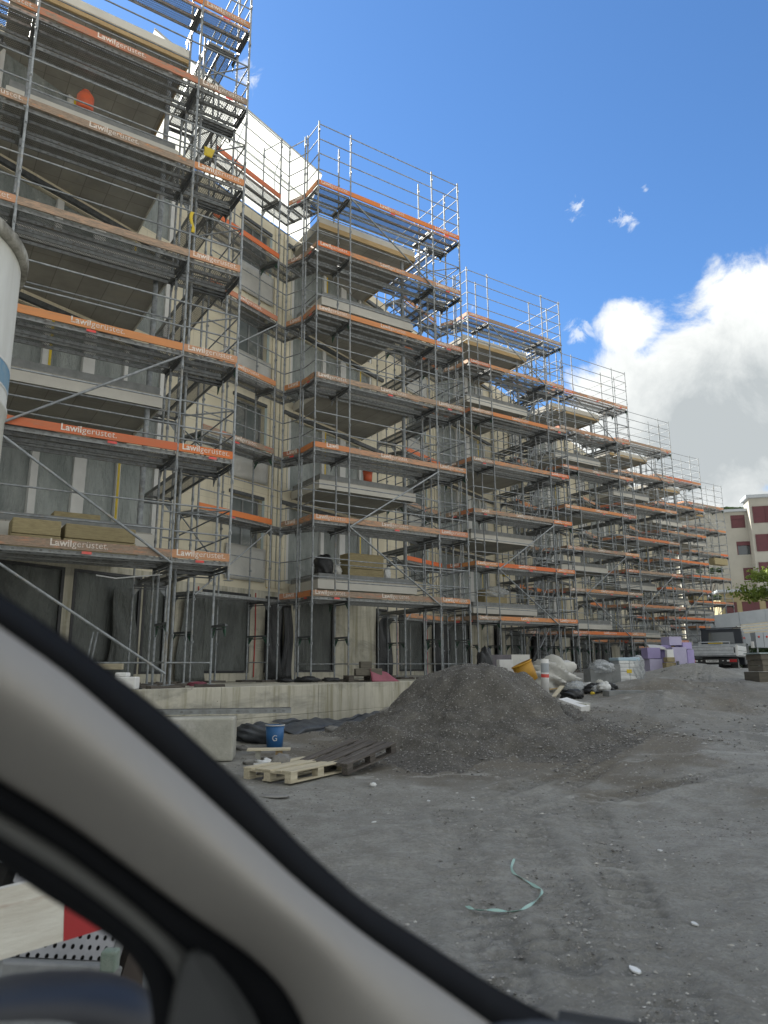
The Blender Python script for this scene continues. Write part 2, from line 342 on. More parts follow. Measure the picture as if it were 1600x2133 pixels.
def wall_mat():
    m, nt, b, o = new_mat('beige_render'); v = coords(nt, (1,1,1), True)
    n = noi(nt, v, .6, 6, .65, .4); n2 = noi(nt, coords(nt, (3,3,.35), True), 1.2, 6, .7)
    c = mixc(nt, rng_(nt, n, .35, .65), (.76,.70,.54), (.68,.62,.47)); c = mixc(nt, rng_(nt, n2, .55, .75, 0, .5), c, (.33,.31,.25))
    tc = nd(nt, 'ShaderNodeTexCoord'); sx = nd(nt, 'ShaderNodeSeparateXYZ'); nt.links.new(tc.outputs['Object'], sx.inputs[0]); rz = mth(nt, 'DIVIDE', sx.outputs[2], .5); row = mth(nt, 'FLOOR', rz)
    rx = mth(nt, 'ADD', mth(nt, 'DIVIDE', sx.outputs[0], 1.0), mth(nt, 'MULTIPLY', mth(nt, 'MODULO', mth(nt, 'ADD', row, 20.0), 2.0), .5))
    jx = mth(nt, 'GREATER_THAN', mth(nt, 'ABSOLUTE', mth(nt, 'SUBTRACT', mth(nt, 'FRACT', rx), .5)), .492); jz = mth(nt, 'GREATER_THAN', mth(nt, 'ABSOLUTE', mth(nt, 'SUBTRACT', mth(nt, 'FRACT', rz), .5)), .485)
    tone = mth(nt, 'FRACT', mth(nt, 'MULTIPLY', mth(nt, 'ADD', mth(nt, 'MULTIPLY', mth(nt, 'FLOOR', rx), 3.7), mth(nt, 'MULTIPLY', row, 5.3)), .317))
    c = mixc(nt, mth(nt, 'MULTIPLY', tone, .30), c, (.60,.55,.43)); c = mixc(nt, mth(nt, 'MULTIPLY', mth(nt, 'MAXIMUM', jx, jz), .38), c, (.36,.33,.26))
    nt.links.new(c, b.inputs['Base Color']); b.inputs['Roughness'].default_value = .85; bump(nt, b, noi(nt, v, 30, 4), .15, .01); return m
M['wall'] = wall_mat()
def conc_wall():
    m, nt, b, o = new_mat('stained_concrete'); v = coords(nt, (1,1,1), True)
    n = noi(nt, v, .8, 7, .68, .5); streak = noi(nt, coords(nt, (4,4,.3), True), 1.3, 6, .7, .3); n3 = noi(nt, v, 7, 5, .7)
    c = mixc(nt, rng_(nt, n, .32, .68), (.62,.59,.49), (.46,.44,.37)); c = mixc(nt, rng_(nt, streak, .46, .64, 0, .7), c, (.26,.24,.15)); big = noi(nt, coords(nt, (.5,.5,1.4), True), .9, 5, .7, .8); c = mixc(nt, rng_(nt, big, .52, .66, 0, .6), c, (.22,.215,.19))
    c = mixc(nt, rng_(nt, n3, .60, .72, 0, .6), c, (.56,.54,.47))
    vo = nd(nt, 'ShaderNodeTexVoronoi'); vo.inputs['Scale'].default_value = 5.5; nt.links.new(v, vo.inputs['Vector'])
    c = mixc(nt, rng_(nt, vo.outputs['Distance'], .055, .04), c, (.12,.11,.09))
    nt.links.new(c, b.inputs['Base Color']); b.inputs['Roughness'].default_value = .88; bump(nt, b, n3, .3, .015); return m
M['conc_wall'] = conc_wall()
def ground_mat(name, cA, cB, cC, speck, sp_scale, bs):
    m, nt, b, o = new_mat(name); v = coords(nt, (1,1,1), True)
    n = noi(nt, v, .45, 8, .68, .6); n2 = noi(nt, v, 3.2, 8, .7, .3); n3 = noi(nt, v, 28, 6, .75)
    c = mixc(nt, rng_(nt, n, .36, .64), cA, cB); c = mixc(nt, rng_(nt, n2, .42, .72, 0, .75), c, cC)
    c = mixc(nt, rng_(nt, n3, .45, .7, 0, .55), c, tuple(x*.5 for x in cA))
    at_ = nd(nt, 'ShaderNodeAttribute', attribute_name='wear'); c = mixc(nt, mth(nt, 'MULTIPLY', at_.outputs['Fac'], .8), c, tuple(x*.52 for x in cA)); soil = nd(nt, 'ShaderNodeAttribute', attribute_name='soil'); c = mixc(nt, soil.outputs['Fac'], c, (.205,.185,.15)); dust = noi(nt, coords(nt, (1,1.4,1), True), .42, 9, .78, .8); c = mixc(nt, rng_(nt, dust, .60, .72, 0, .75), c, (.52,.52,.50)); big = noi(nt, v, .22, 6, .7, 1.2); c = mixc(nt, rng_(nt, big, .50, .62, 0, .65), c, tuple(x*.72 for x in cA)); c = mixc(nt, rng_(nt, noi(nt, coords(nt, (1,1.6,1), True), .7, 5, .6, 1.5), .60, .68, 0, .55), c, tuple(x*1.2 for x in cB))
    for sc_, amt in ((sp_scale, .8), (sp_scale*2.7, .65)):
        vo = nd(nt, 'ShaderNodeTexVoronoi'); vo.inputs['Scale'].default_value = sc_; nt.links.new(v, vo.inputs['Vector'])
        rs = nd(nt, 'ShaderNodeSeparateColor'); nt.links.new(vo.outputs['Color'], rs.inputs[0])
        pick = mth(nt, 'GREATER_THAN', rs.outputs[0], .80); near = rng_(nt, vo.outputs['Distance'], .36, .22)
        c = mixc(nt, mth(nt, 'MULTIPLY', mth(nt, 'MULTIPLY', pick, near), amt), c, speck)
    nt.links.new(c, b.inputs['Base Color']); b.inputs['Roughness'].default_value = .92; b.inputs['Specular IOR Level'].default_value = .25
    h = mth(nt, 'ADD', mth(nt, 'MULTIPLY', n2, 1.6), n3); bump(nt, b, h, bs, .04); return m
M['ground'] = ground_mat('compacted_dirt', (.35,.345,.315), (.44,.435,.405), (.23,.218,.188), (.42,.41,.39), 18, 1.0)
M['gravel'] = ground_mat('dark_gravel', (.165,.157,.142), (.105,.10,.09), (.24,.225,.195), (.40,.39,.37), 22, .9)
M['pebble'] = simple('crushed_stone', (.26,.25,.235), (.12,.115,.105), .85, 0, 14, bmp=.2, world_=True, jitter=0, lo=.45, hi=.55)
M['pebble_pale'] = simple('pale_chips', (.50,.49,.46), (.30,.29,.27), .85, 0, 9, bmp=.2, world_=True, jitter=0)
# ------------------------------------------------------------------ plan of the place
TH = math.radians(56.667); U = Vector((math.sin(TH), math.cos(TH))); V = Vector((-math.cos(TH), math.sin(TH)))
THD = math.radians(34.2); DW = Vector((math.sin(THD), math.cos(THD)))
ROT = math.radians(90)-TH                       # local x = along a balcony front, local y = into the building
DL = Vector((math.cos(TH-THD), math.sin(TH-THD))); NL = Vector((-DL.y, DL.x))     # building line and its inward normal, in block coordinates
ANG_D = math.atan2(DL.y, DL.x)
RC = [None, (-2.9217,13.4726,.133), (2.5269,21.4512,0), (7.7613,29.3078,-.115), (13.0717,36.7047,-.319), (18.434,44.5224,-.417), (23.58,52.15,-.63), (28.7267,59.7684,-.856)]
NB = 7
def smooth(a, b, x):
    t = np.clip((x-a)/(b-a), 0, 1); return t*t*(3-2*t)
def ground0(x, y):
    x = np.asarray(x, float); y = np.asarray(y, float)
    h = .0725*np.clip(y-8.5, 0, 18) ; h = h - .0725*.9*smooth(0, 1, (y-7.6)/1.8)*0
    h = h + .10*smooth(26, 40, y)
    h = h - .22*smooth(30, 33, y)*smooth(12, 14, x)*smooth(19, 17, x)*0
    h = h + .05*np.sin(x*.7+y*.35)*smooth(4, 12, y)
    h = h + .12*np.exp(-((x-9.2)**2/6 + (y-21.5)**2/3.0)) + .14*np.exp(-((x-10.6)**2/5 + (y-25.2)**2/1.6))   # low ridges of spoil before the truck
    h = h - .15*np.exp(-((x+1.2)**2/4+(y-15.6)**2/1.4))
    h = h + .38*np.exp(-((x-10.3)**2/1.8 + (y-24.4)**2/.9)) + .34*np.exp(-((x-7.2)**2/1.6 + (y-20.2)**2/.9)) + .16*np.exp(-((x-6.6)**2/3 + (y-18.0)**2/1.2)) + .16*np.exp(-((x-13.0)**2/5 + (y-28.0)**2/.8)) + .12*np.exp(-((x-6.2)**2/1.5+(y-16.6)**2/.8))
    return h
def gz(x, y): return float(ground0(x, y))
TERR = 1.21
A0 = Vector((-3.9, 11.65))                       # a point of the retaining wall's face, which runs along the building line
NOUT = Vector((DW.y, -DW.x))
def terr_t(x, y): return (Vector((x, y))-A0).dot(DW), (Vector((x, y))-A0).dot(NOUT)

# tyre tracks as polylines on the ground
def px_ground(px, py, z=0.0):
    r = ray(px, py); Y = 10.0
    for _ in range(40):
        x = r.x*Y; h = gz(x, Y)+z
        if abs(r.z) < 1e-5: break
        Yn = (h-HC)/r.z
        if Yn < 0 or Yn > 80: Yn = 80
        Y = .6*Y+.4*Yn
    return Vector((r.x*Y, Y, gz(r.x*Y, Y)))
TRACKS = []
for pts in ([(1060,2120),(1010,1930),(960,1780),(935,1690)], [(1240,2000),(1150,1830),(1100,1720),(1085,1660)],
            [(1180,1640),(1300,1560),(1400,1500),(1440,1440),(1480,1405)], [(1040,1650),(1220,1590),(1330,1530),(1350,1470),(1400,1420)],
            [(1590,1560),(1560,1480),(1530,1420)], [(900,1790),(1080,1700),(1330,1650),(1590,1600)], [(1420,2130),(1330,1900),(1260,1760),(1230,1690)],
            [(850,1740),(980,1860),(1180,1990)]):
    g = [px_ground(*p) for p in pts]; q = []
    for i in range(len(g)-1):
        p0 = g[max(i-1,0)]; p1 = g[i]; p2 = g[i+1]; p3 = g[min(i+2,len(g)-1)]
        for k in range(14):
            t = k/14; q.append(.5*((2*p1)+(-p0+p2)*t+(2*p0-5*p1+4*p2-p3)*t*t+(-p0+3*p1-3*p2+p3)*t**3))
    q.append(g[-1]); TRACKS.append(np.array([(p.x,p.y) for p in q]))

def value_noise(x, y, cell, seed):
    r = np.random.default_rng(seed); tab = r.random((256, 256))
    gx = x/cell; gy = y/cell; ix = np.floor(gx).astype(int); iy = np.floor(gy).astype(int); fx = gx-ix; fy = gy-iy
    fx = fx*fx*(3-2*fx); fy = fy*fy*(3-2*fy); a = lambda i, j: tab[(ix+i) % 256, (iy+j) % 256]
    return (a(0,0)*(1-fx)+a(1,0)*fx)*(1-fy)+(a(0,1)*(1-fx)+a(1,1)*fx)*fy - .5
def track_relief(x, y):
    out = np.zeros_like(x); msk = np.zeros_like(x); s = (x > -4) & (x < 16) & (y > 2) & (y < 30)
    xs, ys = x[s], y[s]; res = np.zeros_like(xs); mk = np.zeros_like(xs)
    for q in TRACKS:
        a = q[:-1]; b = q[1:]; best = np.full(xs.shape, 9.0); along = np.zeros_like(xs); acc = 0
        for p0, p1 in zip(a, b):
            d = p1-p0; L = np.hypot(*d)+1e-9; t = np.clip(((xs-p0[0])*d[0]+(ys-p0[1])*d[1])/L**2, 0, 1)
            dx = xs-(p0[0]+t*d[0]); dy = ys-(p0[1]+t*d[1]); dist = np.hypot(dx, dy)*np.sign(dx*d[1]-dy*d[0]+1e-12)
            m = np.abs(dist) < np.abs(best); best = np.where(m, dist, best); along = np.where(m, acc+t*L, along); acc += L
        w = np.abs(best)
        prof = -.020*smooth(.22, .14, w) + .020*np.exp(-((w-.26)/.06)**2)
        lug = .016*smooth(.19, .15, w)*np.sign(np.sin(along*2*np.pi/.17 + w*14))
        fade = .55+.9*value_noise(xs, ys, .9, 5)
        res += (prof+lug)*np.clip(fade, .1, 1); mk = np.maximum(mk, (smooth(.20, .17, w)*np.clip(-.15+np.sin(along*2*np.pi/.17+w*14+np.pi), 0, 1)*.9+.8*np.exp(-((w-.17)/.018)**2)+.6*np.exp(-((w-.03)/.015)**2))*np.clip(fade*1.3-.2, 0, 1))
    out[s] = res; msk[s] = mk; return out, msk

def build_ground():
    def axis(a, b, step, far, n=16):
        core = np.arange(a, b, step); lo = a - np.geomspace(step*2, far, n)[::-1]; hi = b + np.geomspace(step*2, far, n); return np.concatenate([lo, core, hi])
    xs = axis(-5, 15, .05, 900); ys1 = np.concatenate([-np.geomspace(.5, 400, 12)[::-1], np.arange(0, 12, .035), 12+np.cumsum(np.linspace(.035, .12, 240)), ])
    ys = np.concatenate([ys1, ys1[-1]+np.geomspace(.3, 1400, 18)])
    X, Y = np.meshgrid(xs, ys); H = ground0(X, Y)
    near = smooth(45, 30, Y)*smooth(-8, -4, X)*smooth(20, 15, X)
    N = .10*value_noise(X, Y, 2.3, 1)+.045*value_noise(X, Y, .8, 2)+.022*value_noise(X, Y, .3, 3)+.016*value_noise(X, Y, .12, 4)
    TR, MK = track_relief(X, Y); bank = np.exp(-((X-7.6)**2/9+(Y-19.5)**2/14))
    H = H + N*near*(1+1.6*bank) + TR
    ny, nx = X.shape; v = np.stack([X.ravel(), Y.ravel(), H.ravel()], 1)
    i = np.arange(ny-1)[:, None]*nx+np.arange(nx-1)[None, :]; f = np.stack([i, i+1, i+nx+1, i+nx], -1).reshape(-1, 4)
    o = put('ground', arr_mesh('ground', v, f, M['ground'])); tag(o, kind='structure')
    at_ = o.data.attributes.new('wear', 'FLOAT', 'POINT'); at_.data.foreach_set('value', MK.ravel().astype(np.float32))  # darker tone in the lug troughs and thin lines along the tracks
    q_ = np.hypot((X-1.8)/3.3, (Y-14.0)/4.4)*(1+.5*value_noise(X, Y, .9, 51)+.3*value_noise(X, Y, .3, 52)); a2 = o.data.attributes.new('soil', 'FLOAT', 'POINT'); a2.data.foreach_set('value', np.maximum(smooth(1.25, .85, q_)*.9, .75*np.exp(-((X-7.8)**2/9+(Y-19.5)**2/22))*(1+1.6*value_noise(X, Y, .8, 55))).ravel().astype(np.float32))
build_ground()

# ------------------------------------------------------------------ concrete terrace and its retaining wall
def build_terrace():
    M0 = T(A0.x, A0.y, 0) @ RZ(math.atan2(DW.y, DW.x))      # x along the wall, y inward
    g = G(); g.box(-14, 34, .32, 26, -.3, TERR-.002); o = put('terrace', g.mesh('terrace', M['conc_wall']), None, M0); tag(o, kind='structure')
    w = thing('retaining_wall', 'long stained concrete retaining wall below the scaffolding, behind the gravel heap', 'retaining wall', (A0.x, A0.y, 0), math.atan2(DW.y, DW.x))
    x = -9.0; k = 0
    while x < 20:
        L = 2.7; g = G(); g.box(x+.004, x+L-.004, .0, .318, .655, TERR+.012+.004*(k%2)); put('concrete_panel', g.mesh('concrete_panel', M['conc_wall']), w, None, bevel=.008)
        g = G(); g.box(x+.003, x+L-.003, -.004*(k%2), .317, -.4, .651); put('concrete_panel', g.mesh('concrete_panel', M['conc_wall']), w, None, bevel=.008); x += L; k += 1
    for (xx, zz) in ((7.55, .72),):
        g = G(); g.box(xx-.05, xx+.05, -.004, .02, zz-.05, zz+.05); put('wall_socket_hole', g.mesh('hole', M['void']), w)
    return w
build_terrace()

# ------------------------------------------------------------------ the apartment building under construction
def lpoly(*p): return list(p)
WX0, WY0 = -.68, 2.374                           # wall line in block coordinates
def wl(t, d=0):                                   # point on the wall line: t metres along it, d metres outward
    return Vector((WX0+DL.x*t-NL.x*d, WY0+DL.y*t-NL.y*d))
SLZ = [2.43, 5.283, 8.136, 10.99]
def build_building():
    B = thing('apartment_building', 'long beige apartment block under construction with stepped balconies behind the scaffolding', 'building', (RC[1][0], RC[1][1], 0))
    base = B.matrix_basis.inverted() if False else T(-RC[1][0], -RC[1][1], 0)
    cache = {}
    def cm(key, fn):
        if key not in cache: cache[key] = fn()
        return cache[key]
    for k in range(0, NB+1):
        if k == 0:
            Rk = Vector((RC[1][0], RC[1][1]))-(Vector(RC[2][:2])-Vector(RC[1][:2])); zo = RC[1][2]
        else:
            Rk = Vector(RC[k][:2]); zo = RC[k][2]
        L = Rk-5.25*U; MB = base @ T(L.x, L.y, HC+zo) @ RZ(ROT)         # block frame; z measured from eye height
        MW = MB @ T(WX0, WY0, 0) @ RZ(ANG_D)                            # wall frame: x along the wall, y inward
        far = k >= 5
        # walls: pieces between the openings, one storey at a time
        zb = [TERR-HC-zo+.01-.0, 2.19, 5.04, 7.89, 10.75, 13.87]
        WIN = (-.92, .33)                        # recess window along the wall
        BALC = (1.42, 6.35 if k <= 1 else 5.9)                      # glazed opening behind the balcony
        p = 9.46
        GCOLS = [(-1.75, .0), (1.0, 4.04), (4.26, 6.04), (6.1, 6.8)] if k <= 1 else [(-1.75, .0), (.6, 1.35), (1.9, 3.75), (6.1, 6.8)]
        th = .35; g0 = G(); gU = G()
        for s in range(5):
            g = g0 if s == 0 else gU; z0, z1 = zb[s], zb[s+1]
            if s == 0:
                wb, wt = z0+.22, z1-.14; cols = GCOLS
                bb, bt = z0+.22, z1-.14
            else:
                fl = SLZ[s-1]; wb, wt = fl+.95, fl+2.36; bb, bt = fl+.06, fl+2.38; cols = [WIN, BALC]
            x = -2.6 if k else -16
            for (a, b_) in cols:
                if s and (a, b_) == BALC: lo, hi = bb, bt
                else: lo, hi = wb, wt
                g.box(x, a, 0, th, z0, z1); g.box(a, b_, 0, th, z0, lo); g.box(a, b_, 0, th, hi, z1); x = b_
            g.box(x, p-2.6-.0, 0, th, z0, z1)
        # closing mass behind so no daylight shows through openings
        put('wall', gU.mesh('wall', M['wall']), B, MW); put('base_wall', g0.mesh('base_wall', M['conc_wall']), B, MW)
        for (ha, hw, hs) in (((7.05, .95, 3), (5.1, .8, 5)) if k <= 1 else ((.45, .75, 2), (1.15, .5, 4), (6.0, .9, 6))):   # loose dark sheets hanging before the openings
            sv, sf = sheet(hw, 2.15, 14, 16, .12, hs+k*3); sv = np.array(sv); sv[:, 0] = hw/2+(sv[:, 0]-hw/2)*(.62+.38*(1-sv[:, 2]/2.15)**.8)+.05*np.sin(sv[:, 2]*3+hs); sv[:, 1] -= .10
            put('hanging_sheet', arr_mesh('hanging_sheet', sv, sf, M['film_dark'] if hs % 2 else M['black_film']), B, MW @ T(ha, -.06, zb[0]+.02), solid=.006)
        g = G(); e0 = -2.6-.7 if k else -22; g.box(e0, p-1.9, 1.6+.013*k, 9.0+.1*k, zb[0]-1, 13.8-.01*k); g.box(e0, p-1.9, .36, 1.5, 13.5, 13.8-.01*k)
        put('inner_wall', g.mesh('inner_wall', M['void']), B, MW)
        # pilaster ribs of the pale facade strip right of the window
        for q in range(4):
            g = G(); g.box(.56+q*.2, .70+q*.2, -.05, -.001, 2.3, 13.8); put('facade_rib', cm('rib%d' % q, lambda: g.mesh('facade_rib', M['wall'])), B, MW)
        # windows
        def window(x0, x1, z0, z1, film=None):
            w = put('window', cm(('wf', round(x1-x0,2), round(z1-z0,2)), lambda: frame_mesh(x1-x0, z1-z0)), B, MW @ T(x0, .14, z0))
            pm = cm(('wp', round(x1-x0,2), round(z1-z0,2)), lambda: G().box(.06, (x1-x0)/2-.03, .03, .045, .06, z1-z0-.06).mesh('pane', M['glass_dusty']))
            pm2 = cm(('wq', round(x1-x0,2), round(z1-z0,2)), lambda: G().box((x1-x0)/2+.03, x1-x0-.06, .03, .045, .06, z1-z0-.06).mesh('pane', M['glass_dusty']))
            put('pane', pm, w); put('pane', pm2, w)
            return w
        for s in range(1, 5):
            fl = SLZ[s-1]; window(WIN[0], WIN[1], fl+.95, fl+2.36)
            g = G(); g.box(WIN[1]-.001+.002, WIN[1]+.10, -.012, .13, fl+.9, fl+2.36); put('window_reveal', cm(('rev', s), lambda: g.mesh('window_reveal', M['teal'])), B, MW)
            g = G(); g.box(WIN[0]-.06, WIN[1]+.06, -.05, -.002, fl+2.365, fl+2.46); put('shutter_box', cm(('sb', s), lambda: g.mesh('shutter_box', M['steel_dark'])), B, MW)
            # white sheet bulging under the sill
            if s >= 2 or k in (1, 2):
                sh = sheet(1.55, .95, 10, 7, .05, seed=k*10+s); put('plastic_sheet', arr_mesh('plastic_sheet', *sh, M['film_white']), B, MW @ T(WIN[0]-.15, -.07, fl-.02), solid=.01)
                g = G(); g.box(WIN[1]+.26, WIN[1]+.31, -.012, -.002, fl-.15, fl+.85); put('tape_strip', cm(('tp', s), lambda: g.mesh('tape', M['yellow'])), B, MW)
            # glazing behind the balcony covered with dusty film between white posts
            xs = [BALC[0], 3.15, 4.2, 5.2, BALC[1]]; h0, h1 = fl+.06, fl+2.38
            for i in range(4):
                sh = sheet(xs[i+1]-xs[i]-.10, h1-h0-.04, 7 if far else 16, 8 if far else 16, .06, seed=k*97+s*7+i)
                put('film_panel', arr_mesh('film_panel', *sh, M['film']), B, MW @ T(xs[i]+.05, .10, h0+.02))
            for i in range(5):
                wdt = (.12, .16, .30, .10, .12)[i]
                g = G(); g.box(-wdt/2, wdt/2, .02, .16, 0, h1-h0-.0); put('opening_post', cm(('op', wdt), lambda: g.mesh('opening_post', M['white_paint'])), B, MW @ T(min(max(xs[i], BALC[0]+.06), BALC[1]-.07), 0, h0))
            g = G(); g.box(-.03, .03, .012, .019, 0, h1-h0); put('tape_strip', cm('tpv', lambda: g.mesh('tape', M['yellow'])), B, MW @ T(5.2 if s % 2 else 3.24, 0, h0))
            g = G(); g.box(BALC[0]-.3, BALC[1]+.2, -.10, -.003, fl+2.40, fl+2.52); put('blind_box', cm(('bb', s), lambda: g.mesh('blind_box', M['steel_dark'])), B, MW)
            # balcony left cheek: the short film covered return
            g = G(); g.box(.72, 1.36, -.02, -.004, fl+.1, fl+2.36); put('side_film', cm(('sf', s), lambda: g.mesh('side_film', M['film'])), B, MW)
        # ground floor openings under dark film with taped edges
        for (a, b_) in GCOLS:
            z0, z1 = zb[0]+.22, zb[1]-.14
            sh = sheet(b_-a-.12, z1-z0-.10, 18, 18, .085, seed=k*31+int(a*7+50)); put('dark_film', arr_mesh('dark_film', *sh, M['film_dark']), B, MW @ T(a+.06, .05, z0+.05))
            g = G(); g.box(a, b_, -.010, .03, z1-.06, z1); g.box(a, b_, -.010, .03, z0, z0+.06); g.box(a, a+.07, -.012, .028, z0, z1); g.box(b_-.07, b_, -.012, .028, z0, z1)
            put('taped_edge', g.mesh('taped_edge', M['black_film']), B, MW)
        if k in (1, 2, 3):
            for xx in (.18, -1.9, 1.2):
                g = G(); g.tube([(xx, -.03, zb[0]+.1), (xx+.02, -.03, 1.2), (xx-.01, -.03, 2.1)], .016, 6); put('conduit', g.mesh('conduit', M['red_pipe']), B, MW)
        # balcony slabs
        x0, x1, y0 = .76, 4.14, 1.12
        yw = lambda x, e=0: WY0 + (x-WX0)*DL.y/DL.x + e
        for s in range(4):
            zt = SLZ[s]
            g = G(); g.prism([(x0+.03, y0+.03), (x1-.03, y0+.03), (x1-.03, yw(x1, .2)), (x0+.03, yw(x0, .2))], zt-.20, zt+.03)
            sl = put('balcony_slab', cm(('slab', s), lambda: g.mesh('balcony_slab', M['concrete'])), B, MB)
            g = G(); g.box(x0, x1, y0, y0+.028, zt-.25, zt); g.box(x0, x0+.028, y0+.029, yw(x0)-.05, zt-.25, zt); g.box(x1-.028, x1, y0+.029, yw(x1)-.05, zt-.25, zt)
            put('edge_panel', cm(('fas', s), lambda: g.mesh('edge_panel', M['fascia'])), sl)
            g = G(); g.box(x0+.05, x1-.05, y0+.05, y0+.17, zt+.031, zt+.19); g.box(x0+.05, x0+.15, y0+.171, yw(x0)-.05, zt+.031, zt+.19); g.box(x1-.15, x1-.05, y0+.171, yw(x1)-.05, zt+.031, zt+.19)
            put('upstand', cm(('ups', s), lambda: g.mesh('upstand', M['concrete_up'])), sl)
        # roof slab with its timber formwork edge
        g = G(); g.prism([(x0-.1, y0+.05), (x1+.1, y0+.05), (x1+.1, yw(x1, .2)), (x0-.1, yw(x0, .2))], 13.33, 13.62)
        rs = put('roof_slab', cm('roof', lambda: g.mesh('roof_slab', M['concrete'])), B, MB)
        g = G(); g.box(x0-.13, x1+.13, y0+.0, y0+.048, 13.30, 13.46); put('formwork_board', cm('fw', lambda: g.mesh('formwork', M['wood'])), rs)
        g = G(); g.box(x0-.13, x1+.13, y0+.02, y0+.07, 13.465, 13.68); put('formwork_board', cm('fw2', lambda: g.mesh('formwork', M['fascia'])), rs)
        g = G(); g.box(x1+.102, x1+.135, y0+.05, yw(x1)-.05, 13.28, 13.6); put('formwork_board', cm('fw3', lambda: g.mesh('formwork', M['wood'])), rs)
        # steel prop at the corner of each balcony, tubes seen in the first block
        for s in range(4):
            zt = SLZ[s]; zn = (SLZ[s+1]-.2) if s < 3 else 13.33
            g = G(); g.tube([(0,0,0),(0,0,zn-zt-.03)], .055, 12); put('steel_column', cm(('col', s), lambda: g.mesh('steel_column', M['steel'])), B, MB @ T(x1-.22, y0+.28, zt+.03))
    return B
def frame_mesh(w, h):
    g = G(); t = .055
    g.box(0, w, 0, .07, 0, t); g.box(0, w, 0, .07, h-t, h); g.box(0, t, .001, .069, t, h-t); g.box(w-t, w, .001, .069, t, h-t); g.box(w/2-.03, w/2+.03, .002, .068, t, h-t)
    return g.mesh('window_frame', M['concrete_up'])
def sheet(w, h, nx, nz, amp, seed=0, hang=.0):
    r = np.random.default_rng(seed); xs = np.linspace(0, w, nx+1); zs = np.linspace(0, h, nz+1); X, Z = np.meshgrid(xs, zs)
    Y = np.zeros_like(X)
    for q in range(5):
        a, b, ph = r.uniform(1.5, 9), r.uniform(-2.5, 2.5), r.uniform(0, 6.3); Y += np.sin(a*X+b*Z+ph)*amp/(1+q)
    e = np.minimum(np.minimum(X, w-X)/max(w,.01)*5, 1)*np.minimum(np.minimum(Z, h-Z)/max(h,.01)*5, 1); Y = Y*e*.6-amp*.3*e
    v = np.stack([X.ravel(), Y.ravel(), Z.ravel()], 1); i = (np.arange(nz)[:, None]*(nx+1)+np.arange(nx)[None, :]); f = np.stack([i, i+1, i+nx+2, i+nx+1], -1).reshape(-1, 4)
    return v, f
BLD = build_building()
# ------------------------------------------------------------------ scaffolding
MC = {}
def shared(key, fn):
    if key not in MC: MC[key] = fn()
    return MC[key]
def q2(x): return round(x, 2)
def tube_mesh(L, r, m, n=8, lugs=None):
    def mk():
        g = G(); g.tube([(0,0,0),(L,0,0)], r, n)
        return g.mesh('tube', m)
    return shared(('tube', q2(L), r, m.name, n), mk)
def rail(parent, a, b, z, r=.0165, name='guard_rail', mat_='steel', z2=None):
    a = Vector((a[0], a[1], z)); b = Vector((b[0], b[1], z if z2 is None else z2)); d = b-a
    me = tube_mesh(d.length, r, M[mat_], 6)
    X = d.normalized(); Z = Vector((0,0,1)); Y = Z.cross(X).normalized(); Zz = X.cross(Y)
    mt = Matrix(((X.x,Y.x,Zz.x,a.x),(X.y,Y.y,Zz.y,a.y),(X.z,Y.z,Zz.z,a.z),(0,0,0,1)))
    return put(name, me, parent, mt)
def post(parent, p, z0, z1, lugs=True):
    H = q2(z1-z0); 
    def mk():
        g = G(); g.tube([(0,0,0),(0,0,H)], .0245, 8)
        z = .9
        while z < H:                                   # spigot collars and rail lugs
            g.tube([(0,0,z-.03),(0,0,z+.03)], .032, 8)
            g.box(-.012,.012,-.06,-.02,z-.02,z+.03); z += 1.0
        z = 2.0
        while z < H: g.tube([(0,0,z-.10),(0,0,z+.04)], .029, 8); z += 2.0
        g.box(-.075,.075,-.075,.075,0,.008)
        return g.mesh('post', M['steel'])
    return put('post', shared(('post', H), mk), parent, T(p[0], p[1], z0))
def deck_mesh(L):
    def mk():
        g = G(); w = .315
        g.add([(0,0,0),(L,0,0),(L,w,0),(0,w,0)], [(0,1,2,3)], 0)
        for y in (0, w-.012):                           # flanges with slots and a return lip
            g.add([(0,y,.0),(L,y,.0),(L,y,-.068),(0,y,-.068)], [(0,3,2,1)], 1)
            yy = y+.011; g.add([(0,yy,.0),(L,yy,.0),(L,yy,-.068),(0,yy,-.068)], [(0,1,2,3)], 2)
            g.box(0, L, y if y == 0 else y-.018, y+.03 if y == 0 else y+.011, -.073, -.068, 2)
        g.box(0, .05, .012, w-.012, -.06, -.004, 2); g.box(L-.05, L, .012, w-.012, -.06, -.004, 2)
        return g.mesh('deck', [M['deck_perf'], M['flange'], M['deck_under']])
    return shared(('deck', q2(L)), mk)
def board_mesh(L, new=False):
    def mk():
        g = G(); g.box(0, L, 0, .03, 0, .15); g.box(.0, .04, -.002, .032, .02, .13, 1); g.box(L-.04, L, -.002, .032, .02, .13, 1)
        return g.mesh('toe_board', [M['toe_new'] if new else M['toe'], M['toe_new'] if new else M['toe']])
    return shared(('board', q2(L), new), mk)
